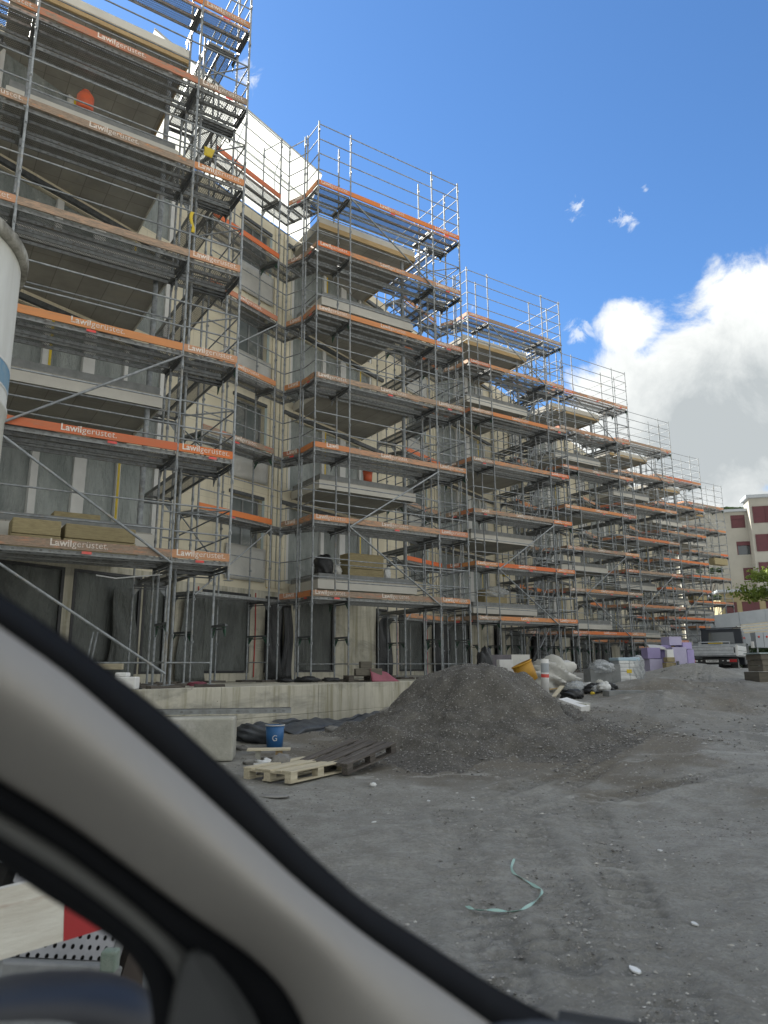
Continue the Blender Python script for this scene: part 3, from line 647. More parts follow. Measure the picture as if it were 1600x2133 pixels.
def text_mesh(parts, width, name):
    """flat lettering from Blender's own font: parts = [(string, boldness)]"""
    vs = []; fs = []; x = 0
    for s, bold in parts:
        c = bpy.data.curves.new('lettering', 'FONT'); c.body = s; c.size = 1; c.offset = bold; c.resolution_u = 2
        o = bpy.data.objects.new('lettering', c); COL.objects.link(o); dg = bpy.context.evaluated_depsgraph_get()
        me = bpy.data.meshes.new_from_object(o.evaluated_get(dg)); o0 = len(vs)
        pts = [v.co.copy() for v in me.vertices]
        mx = max(p.x for p in pts); mn = min(p.x for p in pts)
        vs += [(p.x-mn+x, p.y) for p in pts]; fs += [tuple(i+o0 for i in f.vertices) for f in me.polygons]; x += mx-mn+.07
        bpy.data.objects.remove(o); bpy.data.curves.remove(c); bpy.data.meshes.remove(me)
    W = max(v[0] for v in vs); s = width/W
    me = bpy.data.meshes.new(name); me.from_pydata([(a*s, 0, b*s) for a, b in vs], [], fs); return me
TXT_FULL = text_mesh([('Lawil', .022), ('gerüstet.', -.004)], .92, 'lettering'); TXT_FULL.materials.append(M['letter'])
TXT_SHORT = text_mesh([('Lawil', .022)], .36, 'lettering'); TXT_SHORT.materials.append(M['letter'])
LR = random.Random(5)
def toe(parent, p, ang, L, z, text=None, tx=None, new=False):
    mt = T(p[0], p[1], z) @ RZ(ang)
    o = put('toe_board', board_mesh(L, new), parent, mt @ T(0, LR.uniform(-.004,.004), LR.uniform(-.004,.006)))
    if text:
        w = .92 if text == 'full' else .36; x = (L-w)/2 if tx is None else tx
        put('lettering', TXT_FULL if text == 'full' else TXT_SHORT, o, T(x, -.0035, .045))
    if LR.random() < .45:
        g = shared('sticker', lambda: G().box(0, .16, -.001, 0, 0, .045).mesh('sticker', M['red_sticker'])); put('sticker', g, o, T(L*LR.uniform(.35,.6), -.0315+.028, -.062))
    return o
def ledger(parent, a, b, z, gus=True, green=False):
    a = Vector(a); b = Vector(b); d = b-a; L = d.length
    def mk():
        g = G(); g.box(0, L, -.025, .025, -.045, 0); g.box(0.02, L-.02, -.012, .012, -.10, -.075)
        if gus:
            for x, s in ((.03, 1), (L-.03, -1)):
                g.add([(x,-.008,-.05),(x+s*.16,-.008,-.05),(x,-.008,-.24),(x,.008,-.05),(x+s*.16,.008,-.05),(x,.008,-.24)], [(0,1,2),(3,5,4),(0,3,4,1),(1,4,5,2),(2,5,3,0)], 1)
        return g.mesh('ledger', [M['steel_dark'], M['green'] if green else M['steel']])
    return put('ledger', shared(('ledger', q2(L), gus, green), mk), parent, T(a.x, a.y, z) @ RZ(math.atan2(d.y, d.x)))
ZD = lambda l: 1.84+2.0*(l-1)                    # deck height above the eye, level 1..7
C_ = Vector((0, .73)); B_ = C_+.73*NL
NAMES = ['', 'nearest scaffold tower, cut off by the left edge of the photo', 'scaffold tower around the second balcony stack, directly behind the bare concrete wall and gravel heap',
         'third scaffold tower, rising behind the mustard tub and black sacks', 'fourth scaffold tower, above the wrapped blocks and white foil',
         'fifth scaffold tower, above the lilac insulation stack', 'sixth scaffold tower, just left of the last one in the distance', 'farthest scaffold tower, ending in front of the pale neighbouring house']
RNAM = ['', 'scaffold bays between the left edge and the nearest tower', 'scaffold bays in the recess between the nearest tower and the second tower',
        'scaffold bays in the recess between second and third tower', 'scaffold bays with the aluminium stairs between third and fourth tower',
        'scaffold bays in the recess between fourth and fifth tower', 'scaffold bays in the recess between fifth and sixth tower', 'scaffold bays in the recess before the farthest tower']
def base_at(k, lx, ly, MB):
    w = MB @ Vector((lx, ly, 0)); t, n = terr_t(w.x, w.y)
    g_ = gz(w.x, w.y)
    return max(g_, TERR) if n < -.02 and t < 22 else g_
def tower(k):
    Rk = Vector(RC[k][:2]); zo = RC[k][2]; L = Rk-5.25*U; z0 = HC+zo
    MB = T(L.x, L.y, z0) @ RZ(ROT); base = base_at(k, 0, 0, MB)
    S = thing('scaffold_tower', NAMES[k], 'scaffolding', (L.x, L.y, base), ROT, 'scaffold towers around the balconies')
    dz = z0-base                                   # eye-level zero of this block, in the tower's own coordinates
    txt = k <= 5
    xs = [0, 1.09, 4.16, 5.25]; top = dz+ZD(7)+2.12
    pads = []
    def P(x, y, zt=top, hang=None):
        b = base_at(k, x, y, MB)-base+(.05 if hang is None else 0); b = hang if hang is not None else b
        post(S, (x, y), b, zt)
        if hang is None:
            put('base_pad', shared('pad', lambda: G().box(-.28, .28, -.11, .11, -.05, 0).mesh('base_pad', M['wood_dark'])), S, T(x, y, b) @ RZ(LR.uniform(-.3,.3)))
    for i, x in enumerate(xs):
        if k == 1 and i == 3: P(x, 0, top, dz+ZD(1)-.35)
        else: P(x, 0)
        P(x, .73)
    E1 = (5.25, 3.85); E2 = (4.50, 3.85)
    P(5.25, 2.3, dz+ZD(7)+1.1); P(4.50, 2.3, dz+ZD(6)+1.1); P(*E1, dz+ZD(7)+2.1); P(*E2, dz+ZD(7)+1.1); P(4.50, .80, dz+ZD(7)+.1)
    P(C_.x-.05, C_.y+.06, dz+ZD(7)+2.1); P(B_.x, B_.y, dz+ZD(7)+2.1)
    for l in range(1, 8):
        z = dz+ZD(l)
        for i in range(3):
            x0, x1 = xs[i]+.02, xs[i+1]-.02; Lb = x1-x0
            for y in (.055, .375): put('deck', deck_mesh(Lb), S, T(x0, y, z))
            if not (k == 1 and l == 7): put('deck', deck_mesh(Lb), S, T(x0, .765, z-.02))
            new = LR.random() < .12
            if i == 1: tx = 1.05
            else: tx = None
            tt = None
            if txt: tt = 'full'
            if k in (2, 3) and i == 0 and l == 3: tt = 'short'
            toe(S, (x0-.02, .012-.03), 0, Lb+.04, z+.002, tt if (i != 1 or k in (1,2,3,4) and LR.random() < .8) else None, tx, new)
        toe(S, (-.03, .75), -math.pi/2, .72, z+.002)                     # left end of the front bay
        d = C_-B_; toe(S, (B_.x, B_.y), math.atan2(d.y, d.x), .71, z+.002, 'short' if k <= 4 else None)
        # short D-aligned bay behind C-B
        for q in (.03, .38):
            p = C_+q*NL+.03*DL; put('deck', deck_mesh(.72), S, T(p.x, p.y, z-.004) @ RZ(ANG_D))
        for x in (4.57, 4.89): put('deck', deck_mesh(3.0), S, T(x+.315, .80, z-.004) @ RZ(math.pi/2))
        for i, x in enumerate(xs): ledger(S, (x, .0), (x, 1.07), z-.075, green=(i*l) % 4 == 1)
        ledger(S, E1, E2, z-.08); ledger(S, (5.25, .80), (4.50, .80), z-.13, False); ledger(S, C_, B_, z-.08)
        hs = (.5, 1.0) if l < 7 else (.52, 1.02, 1.52, 2.02)
        for h in hs:
            for i in range(3):
                rail(S, (xs[i], -.0), (xs[i+1], 0), z+h+LR.uniform(-.015,.015))
                if l < 7 and (l+i+k) % 3: rail(S, (xs[i], .76), (xs[i+1], .76), z+h+LR.uniform(-.03,.03))
            rail(S, (5.25, 0), (5.25, 3.85), z+h); rail(S, (4.5, .8), (4.5, 3.85), z+h) if k > 1 and l < 7 else None; rail(S, (0, 0), (0, .73), z+h); rail(S, C_, B_, z+h)
        if l < 7 and k <= 4: rail(S, (5.25, .75), (5.25, 3.85), z+.1, name='brace', z2=z+1.9)
        if l < 7: rail(S, (5.25, 0.0), (4.5, .8), z+1.0, name='brace')
    br = [((1.09, 2), (4.16, 3)), ((1.09, 2), (4.16, 1)), ((1.09, 7), (4.16, 6))]
    for (xa, la), (xb, lb) in br:
        if k == 1 and la == 7: continue
        rail(S, (xa, -.045), (xb, -.045), dz+ZD(la)-.1, .024, 'brace', z2=dz+ZD(lb)-.1)
    if k == 1: rail(S, (1.09, -.045), (4.16, -.045), dz+ZD(1)-.1, .024, 'brace', z2=TERR-base+.25)
    # small stretchers at foot height
    for x0_, x1_ in ((0, 1.09), (1.09, 4.16), (4.16, 5.25)):
        rail(S, (x0_, .73), (x1_, .73), TERR-base+.45, name='stretcher')
    for x in xs:
        if not (k == 1 and x > 5): rail(S, (x, 0), (x, .73), TERR-base+.45, name='stretcher')
        ledger(S, (x, .01), (x, .72), TERR-base+1.15 if TERR-base+1.15 < dz+1.7 else TERR-base+1.0, True, True)
    return S, dz
def recess(k):
    Rk = Vector(RC[k][:2]); zo = RC[k][2]; L = Rk-5.25*U; z0 = HC+zo; MB = T(L.x, L.y, z0) @ RZ(ROT)
    o3 = MB @ Vector((B_.x, B_.y, 0)); base = TERR if k < 4 else gz(o3.x, o3.y)
    S = thing('scaffold_bay', RNAM[k], 'scaffolding', (o3.x, o3.y, base), ROT+ANG_D, 'scaffold bays in the recesses'); dz = z0-base
    txt = k <= 4
    def P(x, y, zt=dz+ZD(7)+2.1):
        w = MB @ Vector((B_.x, B_.y, 0)); 
        post(S, (x, y), .05, zt); put('base_pad', shared('pad', None), S, T(x, y, .05))
    for x in (-2.95, -.38):
        P(x, 0); P(x, .73)
    P(-1.5, .73, dz+ZD(7)+1.0)
    for l in range(1, 8):
        z = dz+ZD(l)
        for a, b in ((-2.95, -.38), (-.38, .71)):
            for y in (.04, .37): put('deck', deck_mesh(b-a-.04), S, T(a+.02, y, z-.002*(a > -1)))
        if not (k == 2 and l == 1): toe(S, (-2.95, -.03), 0, 2.57, z+.002, 'full' if txt and LR.random() < .5 else None, 1.0, l in (2, 6))
        for x in (-2.95, -.38): ledger(S, (x, 0), (x, .73), z-.08, green=l % 3 == 0)
        for h in ((.5, 1.0) if l < 7 else (.5, 1.0, 1.5, 2.0)):
            rail(S, (-2.95, 0), (-.38, 0), z+h); rail(S, (-.38, 0), (0, 0), z+h)
        if l == 7:
            rail(S, (-2.95, 0), (-2.95, .73), z+1.0); rail(S, (-.38, 0), (-.38, .73), z+2.0)
        if l in (1, 4): rail(S, (-2.95, -.04), (-.38, -.04), z-.1, .02, 'brace', z2=z+1.9)
    for x in (-2.95, -.38):
        rail(S, (x, 0), (x, .73), .5, name='stretcher'); ledger(S, (x, .01), (x, .72), 1.2, True, True)
    return S, dz
def stairs(k):
    """aluminium stair flights in an outer lane of the recess left of tower k"""
    Rk = Vector(RC[k][:2]); zo = RC[k][2]; L = Rk-5.25*U; z0 = HC+zo; MB = T(L.x, L.y, z0) @ RZ(ROT)
    o3 = MB @ Vector((B_.x, B_.y, 0)); base = gz(o3.x, o3.y)
    S = thing('stair_tower', 'aluminium scaffold stair tower zigzagging between the third and fourth towers', 'stair tower', (o3.x, o3.y, base), ROT+ANG_D); dz = z0-base
    for x in (-3.2, -.55): 
        post(S, (x, -.95), 0, dz+ZD(7)+2); post(S, (x, -.15), 0, dz+ZD(7)+2)
    for l in range(0, 7):
        z = dz+ZD(l) if l else 0.05; H = dz+ZD(l+1)-z; x0, x1 = -3.0, -.75
        g = G()
        for y in (-.88, -.28):
            g.add([(x0,y,0),(x0+.2,y,0),(x1,y,H),(x1-.2,y,H),(x0,y+.03,0),(x0+.2,y+.03,0),(x1,y+.03,H),(x1-.2,y+.03,H)], [(0,1,2,3),(7,6,5,4),(0,4,5,1),(2,6,7,3),(1,5,6,2),(3,7,4,0)], 0)
        f = put('flight', shared(('fl', q2(H)), lambda: g.mesh('flight', M['steel_dark'])), S, T(0, 0, z))
        n = 8; tm = shared('tread', lambda: G().box(0, .2, -.85, -.28, -.03, 0).mesh('tread', M['steel_dark']))
        for i in range(n): t = (i+.5)/n; put('tread', tm, f, T(x0+(x1-x0)*t, 0, H*t))
        for y in (-.9, -.2): rail(S, (x0, y), (x1, y), z+1.0, .018, 'handrail', 'steel', z2=z+H+1.0)
        ledger(S, (x0-.2, -.95), (x0-.2, -.15), z+H-.08); ledger(S, (x1+.2, -.95), (x1+.2, -.15), z+H-.08)
        for h in (.5, 1.0): rail(S, (x1+.2, -.95), (x1+.2, -.15), z+H+h); rail(S, (x0-.2, -.95), (x1+.2, -.95), z+H+h)
    return S
TOW = {}; REC = {}
shared('pad', lambda: G().box(-.28, .28, -.11, .11, -.05, 0).mesh('base_pad', M['wood_dark']))
for k in range(1, NB+1):
    TOW[k] = tower(k)
    if k >= 2: REC[k] = recess(k)
stairs(4)
# ------------------------------------------------------------------ things on and around the site
def blk(k):
    Rk = Vector(RC[k][:2]); L = Rk-5.25*U; return T(L.x, L.y, HC+RC[k][2]) @ RZ(ROT)
def on_y(px, py, k, yl):                          # the place seen at (px, py) on the upright plane y = yl of block k
    Mi = blk(k).inverted(); o = Mi @ Vector((0,0,HC)); d = (Mi @ (Vector((0,0,HC))+ray(px, py)))-o
    t = (yl-o.y)/d.y; return blk(k) @ (o+d*t), o+d*t
def translucent():
    m, nt, b, out = new_mat('translucent_tarpaulin'); v = coords(nt, (1,1,1), True); n = noi(nt, v, .9, 6, .6, .5)
    col = mixc(nt, rng_(nt, n, .35, .65), (.74,.75,.72), (.60,.62,.58)); nt.links.new(col, b.inputs['Base Color']); b.inputs['Roughness'].default_value = .4
    tl = nd(nt, 'ShaderNodeBsdfTranslucent'); nt.links.new(col, tl.inputs[0]); mx = nd(nt, 'ShaderNodeMixShader'); mx.inputs[0].default_value = .45
    nt.links.new(b.outputs[0], mx.inputs[1]); nt.links.new(tl.outputs[0], mx.inputs[2]); nt.links.new(mx.outputs[0], out.inputs[0]); bump(nt, b, n, .4, .1); return m
M['tarp'] = translucent()
def clear_film():
    m, nt, b, out = new_mat('milky_wrapping_film'); v = coords(nt, (1,1,1), rand=True); n = noi(nt, v, 7, 5, .7, .6)
    b.inputs['Base Color'].default_value = (.62,.65,.67,1); b.inputs['Roughness'].default_value = .25; bump(nt, b, n, .7, .04)
    tr = nd(nt, 'ShaderNodeBsdfTransparent'); mx = nd(nt, 'ShaderNodeMixShader'); nt.links.new(rng_(nt, n, .35, .7, .75, .25), mx.inputs[0])
    nt.links.new(tr.outputs[0], mx.inputs[1]); nt.links.new(b.outputs[0], mx.inputs[2]); nt.links.new(mx.outputs[0], out.inputs[0]); return m
M['wrap'] = clear_film()

def tarp_roof():
    Mx = blk(2) @ T(WX0, WY0, 0) @ RZ(ANG_D)
    S = thing('tarpaulin_screen', 'translucent white tarpaulin screen above the recess roof, glowing against the sky', 'tarpaulin', Mx.translation, ROT+ANG_D)
    S.location.z = HC+13.9
    def sh(x0, x1, z0, z1, tilt, y, seed, nm='tarpaulin_sheet'):
        v, f = sheet(x1-x0, 1.0, 26, 8, .10, seed); v = np.array(v, float); h = z1-z0; s = v[:, 2].copy()
        v[:, 2] = s*h; v[:, 1] += y + tilt*s; v[:, 0] += x0; v[:, 2] += z0
        put(nm, arr_mesh(nm, v, f, M['tarp']), S)
    sh(-4.6, 2.3, .05, 1.9, .0, .05, 3); sh(-4.7, 2.35, 1.85, 2.75, -.45, .04, 9)
    for x in (-4.6, -2.9, -1.2, .5, 2.2): rail(S, (x, .12), (x, .12), 0, .022, 'tent_pole', z2=2.7) if False else put('tent_pole', tube_mesh(2.8, .022, M['alu']), S, T(x, .16, 0) @ Matrix.Rotation(-math.pi/2, 4, 'Y'))
    put('ridge_tube', tube_mesh(7.0, .03, M['alu']), S, T(-4.7, -.42, 2.77)); put('ridge_tube', tube_mesh(7.0, .025, M['alu']), S, T(-4.7, .10, 1.88))
tarp_roof()

# gravel heap
PC = Vector((1.72, 14.3))
def pile_r(x, y):
    dx = x-PC.x; dy = y-PC.y
    rx = np.where(dx < 0, 2.75, 2.6); ry = np.where(dy < 0, 3.5, 2.6)
    a = np.arctan2(dy, dx); return np.hypot(dx/rx, dy/ry)*(1+.07*np.sin(3*a+1)+.05*np.sin(5*a+2.2)+.03*np.sin(11*a))
def pile_h(x, y):
    x = np.asarray(x, float); y = np.asarray(y, float); r = pile_r(x, y)
    p = np.interp(r, [0,.14,.27,.36,.45,.6,.72,.86,1.0,1.14,1.28], [1.13,1.13,1.04,.93,.70,.44,.27,.12,.02,-.03,-.12])
    w = smooth(1.05, .8, r)
    p = p + w*(.20*value_noise(x, y, .9, 21)+.13*value_noise(x, y, .38, 22)+.06*value_noise(x, y, .15, 23)+.03*value_noise(x, y, .06, 24))
    ledge = -.16*smooth(.50,.56,r)*smooth(.80,.62,r)*smooth(.2,.9,(x-PC.x))*smooth(.6,-.4,(y-PC.y)) + .09*smooth(.62,.66,r)*smooth(.80,.70,r)*smooth(-.1,.5,(x-PC.x)) + .05*smooth(.74,.77,r)*smooth(.9,.8,r)
    return ground0(x, y)+p+ledge
def build_pile():
    st = .035; X, Y = np.meshgrid(np.arange(PC.x-3.4, PC.x+3.6, st), np.arange(PC.y-4.1, PC.y+3.1, st)); Z = pile_h(X, Y)
    ny, nx = X.shape; v = np.stack([X.ravel(), Y.ravel(), Z.ravel()], 1); i = np.arange(ny-1)[:, None]*nx+np.arange(nx-1)[None, :]
    f = np.stack([i, i+1, i+nx+1, i+nx], -1).reshape(-1, 4); r = pile_r(v[:, 0], v[:, 1]); keep = (r[f] < 1.27).all(1)
    o = put('gravel_heap', arr_mesh('gravel_heap', v, f[keep], M['gravel']))
    tag(o, 'big dark heap of crushed gravel in front of the concrete wall', 'gravel heap')
build_pile()
def stones(name, pts, sizes, mat_, label, cat, seed):
    r = np.random.default_rng(seed); n = len(pts)
    base = np.array([(1,0,0),(-1,0,0),(0,1,0),(0,-1,0),(0,0,.7),(0,0,-.7)], float); fb = np.array([(0,2,4),(2,1,4),(1,3,4),(3,0,4),(2,0,5),(1,2,5),(3,1,5),(0,3,5)])
    a = r.uniform(0, 6.28, n); c, s = np.cos(a), np.sin(a); b = base[None]*r.uniform(.55, 1.25, (n, 6, 1)); b = b*sizes[:, None, None]*np.stack([r.uniform(.8,1.5,n), r.uniform(.6,1,n), r.uniform(.5,.9,n)], 1)[:, None, :]
    x = b[..., 0]*c[:, None]-b[..., 1]*s[:, None]; y = b[..., 0]*s[:, None]+b[..., 1]*c[:, None]
    v = np.stack([x+pts[:, 0:1], y+pts[:, 1:2], b[..., 2]+pts[:, 2:3]], -1).reshape(-1, 3); f = (fb[None]+6*np.arange(n)[:, None, None]).reshape(-1, 3)
    o = put(name, arr_mesh(name, v, f, mat_, False)); tag(o, label, cat, kind='stuff'); return o
def scatter():
    r = np.random.default_rng(3); n = 26000; x = r.uniform(PC.x-3.3, PC.x+3.6, n); y = r.uniform(PC.y-4.0, PC.y+2.2, n); q = pile_r(x, y); k = q < .92+.5*r.random(n)**3; x, y = x[k], y[k]
    z = np.maximum(pile_h(x, y), ground0(x, y)); s = .007+.016*r.random(len(x))**3
    pal = r.random(len(x)) < .34
    stones('crushed_stone', np.stack([x, y, z+.002], 1)[~pal], s[~pal], M['pebble'], 'dark crushed stones covering the gravel heap', 'stones', 4)
    stones('crushed_stone', np.stack([x, y, z+.003], 1)[pal], s[pal]*.95, M['pebble_pale'], 'pale stone chips glinting on the gravel heap', 'stones', 5)
    n = 70000; y = np.exp(r.uniform(np.log(3.2), np.log(30), n)); x = r.uniform(-.35, .75, n)*y; t = (x-A0.x)*NOUT.x+(y-A0.y)*NOUT.y; k = (t > .1) | (y > 26); x, y = x[k], y[k]; z = ground0(x, y)
    cl = value_noise(x, y, 1.1, 31)+value_noise(x, y, .4, 32)*.6; k = r.random(len(x)) < np.clip(.28+cl*1.3, .04, 1); x, y, z = x[k], y[k], z[k]
    near = .10*value_noise(x, y, 2.3, 1)+.045*value_noise(x, y, .8, 2)+.022*value_noise(x, y, .3, 3)+.012*value_noise(x, y, .12, 4); z = z+near*smooth(45, 30, y)*smooth(-8, -4, x)*smooth(20, 15, x)
    s = (.0026+.0010*y)*(.45+2.0*r.random(len(x))**7); pal = r.random(len(x)) < .30
    stones('loose_stone', np.stack([x, y, z], 1)[~pal], s[~pal], M['pebble'], 'grey loose stones scattered over the dirt track', 'stones', 6)
    stones('loose_stone', np.stack([x, y, z], 1)[pal], s[pal], M['pebble_pale'], 'pale chips scattered over the dirt track', 'stones', 7)
scatter()
def rubble():
    r = np.random.default_rng(9); n = 14000; x = r.uniform(2.6, 15.5, n); y = r.uniform(11.0, 29, n); t = (x-A0.x)*NOUT.x+(y-A0.y)*NOUT.y
    cl = value_noise(x, y, 1.6, 61)+.7*value_noise(x, y, .5, 62); k = (t > .2) & (r.random(n) < np.clip(.15+1.9*cl, .02, 1)); x, y = x[k], y[k]; z = ground0(x, y)
    s = .012+.045*r.random(len(x))**4; pal = r.random(len(x)) < .4
    stones('rubble_clod', np.stack([x, y, z], 1)[~pal], s[~pal], M['pebble'], 'dark clods and rubble on the rising bank before the truck', 'rubble', 10)
    stones('rubble_clod', np.stack([x, y, z], 1)[pal], s[pal], M['pebble_pale'], 'pale rubble on the rising bank before the truck', 'rubble', 12)
rubble()
def heap_foot():
    r = np.random.default_rng(19); n = 900; a = r.uniform(0, 6.283, n); q = r.normal(1.0, .10, n); x = PC.x+np.cos(a)*q*np.where(np.cos(a) < 0, 2.75, 2.6); y = PC.y+np.sin(a)*q*np.where(np.sin(a) < 0, 3.5, 2.6)
    stones('rolled_stone', np.stack([x, y, np.maximum(pile_h(x, y), ground0(x, y))+.008], 1), .014+.035*r.random(n)**4, M['pebble'], 'larger stones rolled down to the foot of the gravel heap', 'stones', 20)
heap_foot()
def ground_full(x, y):
    x = np.array([x], float); y = np.array([y], float)
    near = .10*value_noise(x, y, 2.3, 1)+.045*value_noise(x, y, .8, 2)+.022*value_noise(x, y, .3, 3)
    return float((ground0(x, y)+near*smooth(45, 30, y)*smooth(-8, -4, x)*smooth(20, 15, x))[0])

def lump(name, label, cat, P, sx, sy, sz, mat_, seed, amp=.18, n=20, rz=0, kind=None, sharp=2.2):
    r = np.random.default_rng(seed); v = []; f = []
    k = r.uniform(1.5, 5, (6, 3)); ph = r.uniform(0, 6.3, 6)
    for i in range(n+1):
        th = math.pi*i/n
        for j in range(n*2):
            a = math.pi*j/n; d = np.array([math.sin(th)*math.cos(a), math.sin(th)*math.sin(a), math.cos(th)])
            e = (abs(d[0])**sharp+abs(d[1])**sharp+abs(d[2])**sharp)**(-1/sharp)
            w = 1+amp*sum(math.sin(float(k[q]@d)*2.1+ph[q])*(1/(1+.5*q)) for q in range(6)) + amp*.35*(r.random()-.5)*(0 < i < n)
            p = d*e*w*np.array([sx, sy, sz])/2; v.append((p[0], p[1], max(p[2], -sz*.42)))
    m = n*2
    for i in range(n):
        for j in range(m): f.append((i*m+j, (i+1)*m+j, (i+1)*m+(j+1) % m, i*m+(j+1) % m))
    o = put(name, arr_mesh(name, v, f, mat_, True), None, T(P[0], P[1], P[2]+sz*.42) @ RZ(rz)); return tag(o, label, cat, kind=kind)
def pallet(label, mat_, M0, slats=5):
    S = thing('wooden_pallet', label, 'pallet'); S.matrix_basis = M0
    bd = shared(('pb', mat_.name), lambda: G().box(0, 1.2, 0, .1, 0, .022).mesh('board', mat_)); bw = shared(('pbw', mat_.name), lambda: G().box(0, 1.2, 0, .145, 0, .022).mesh('board', mat_))
    cr = shared(('pc', mat_.name), lambda: G().box(0, .12, 0, .8, 0, .022).mesh('cross_board', mat_)); bl = shared(('pk', mat_.name), lambda: G().box(0, .13, 0, .1, 0, .078).mesh('block', mat_))
    for y, w in ((0, bd), (.3275, bw), (.7, bd)): put('runner_board', w, S, T(0, y, 0), bevel=.003)
    for y in (0, .35, .7):
        for x in (0, .535, 1.07): put('block', bl, S, T(x, y, .0225), bevel=.003)
    for x in (.005, .54, 1.075): put('cross_board', cr, S, T(x, 0, .101))
    for i in range(slats):
        y = (.8-.125)*i/(slats-1); put('top_board', bw if i in (0, 2, 4) else bd, S, T(LR.uniform(-.006,.006), y-.006+LR.uniform(-.004,.004), .1235) @ RZ(LR.uniform(-.006,.006)), bevel=.003)
    return S
pz = lambda x, y: ground_full(x, y)
P = Vector((-1.17, 9.42)); pallet('new pale wooden pallet lying flat beside the dark one', M['wood_light'], EUL(P.x, P.y, pz(P.x, P.y)+.03, 0, -.012, math.radians(56.6)))
P = Vector((-.50, 10.1)); pallet('old dark wooden pallet tilted up against the foot of the gravel heap', M['wood_dark'], EUL(P.x, P.y, pz(P.x, P.y)+.03, .02, -.15, math.radians(56)))
# concrete block, deck across it, bucket
o = put('concrete_block', G().box(-.75, .45, -.3, .3, 0, .62).mesh('concrete_block', M['concrete_block']), None, EUL(-2.72, 11.35, gz(-2.7,11.3)-.03, 0, 0, .12), bevel=.03); tag(o, 'rough pale concrete block half hidden by the windscreen pillar', 'concrete block')
S = thing('scaffold_deck', 'loose perforated steel scaffold deck lying across the concrete block and the blue bucket', 'scaffold deck', (-4.0, 11.25, 0), .17)
put('deck', deck_mesh(2.57), S, T(0, 0, gz(-2.7,11.3)+.69))
def bucket(label, P, r, h, mat_, rim=None, name='bucket', cat='bucket', rz=0, tilt=0, letter=None):
    S = thing(name, label, cat, P, rz); Mx = Matrix.Rotation(tilt, 4, 'Y')
    g = G(); g.lathe([(.001,.005),(r*.82,0),(r,h),(r*.97,h),(r*.80,.012),(.001,.014)], 28); put('tub', g.mesh('tub', mat_), S, Mx)
    g = G(); g.lathe([(r*1.005,h-.012),(r*1.05,h-.008),(r*1.05,h+.008),(r*.97,h+.008)], 28); put('rim', g.mesh('rim', rim or mat_), S, Mx)
    g = G(); pts = [(r*1.04*math.cos(a), r*1.04*math.sin(a)*.4-.0, h-.02-.55*r*abs(math.sin(a))*1.6) for a in [math.pi*i/14+math.pi for i in range(15)]]; g.tube(pts, .004, 5); put('handle', g.mesh('handle', M['steel']), S, Mx)
    return S
p = px_ground(572, 1557); B2 = bucket('blue plastic bucket with white rim under the end of the loose scaffold deck', (p.x, p.y, pz(p.x,p.y)), .155, .36, M['blue'], M['white_paint'])
cu = bpy.data.curves.new('g', 'FONT'); cu.body = 'G'; cu.size = .13; _o = bpy.data.objects.new('g', cu); COL.objects.link(_o); _me = bpy.data.meshes.new_from_object(_o.evaluated_get(bpy.context.evaluated_depsgraph_get())); bpy.data.objects.remove(_o); bpy.data.curves.remove(cu)
_me.materials.append(M['white_paint'])
for v in _me.vertices:
    a = (v.co.x)/.15-1.75; rr = .155*(.82+.18*(.12+v.co.y)/.36)+.002; v.co = Vector((rr*math.cos(a), rr*math.sin(a), .12+v.co.y))
put('print', _me, B2)
g = G(); 
for i in range(3): g.box(-.02, .05, 0, .001, 0, .01)
# drainage membrane along the wall foot
def membrane():
    nx, nz = 190, 40; v = np.zeros((nx*nz, 3)); X = np.linspace(0, 3.6, nx); S_ = np.linspace(0, 1, nz)
    r = np.random.default_rng(4)
    for i, x in enumerate(X):
        top = .24+.04*math.sin(x*2.1+.5)+.02*math.sin(x*5.3); 
        for j, s in enumerate(S_):
            y = -.55*s**1.0-.07*math.sin(s*9+x*3.1)-.05; z = top*(1-s)**.7+.035*math.sin(x*6.1+s*6+math.sin(x*2.3))*s*(1-s)*3+.012*math.sin(x*15+s*3)*(1-s)
            st = .006*(math.sin(x*2*math.pi/.045)*math.sin(s*2*math.pi/.06)); v[i*nz+j] = (x, y+st, z+st+.02)
    i = np.arange(nx-1)[:, None]*nz+np.arange(nz-1)[None, :]; f = np.stack([i, i+nz, i+nz+1, i+1], -1).reshape(-1, 4)
    w = A0+DW*3.0; o = put('drainage_membrane', arr_mesh('drainage_membrane', v, f, M['membrane']), None, T(w.x+NOUT.x*.05, w.y+NOUT.y*.05, gz(-1.9,14.5)-.06) @ RZ(math.atan2(DW.y, DW.x)) , solid=.006)
    tag(o, 'crumpled black studded drainage membrane along the foot of the concrete wall', 'drainage membrane')
    w = A0+DW*2.1
    lump('drainage_membrane', 'small crumpled roll of black studded membrane left of the blue bucket', 'drainage membrane', (-2.15, 12.75, gz(-2.1,12.7)), .75, .4, .34, M['membrane'], 12, .12)
membrane()
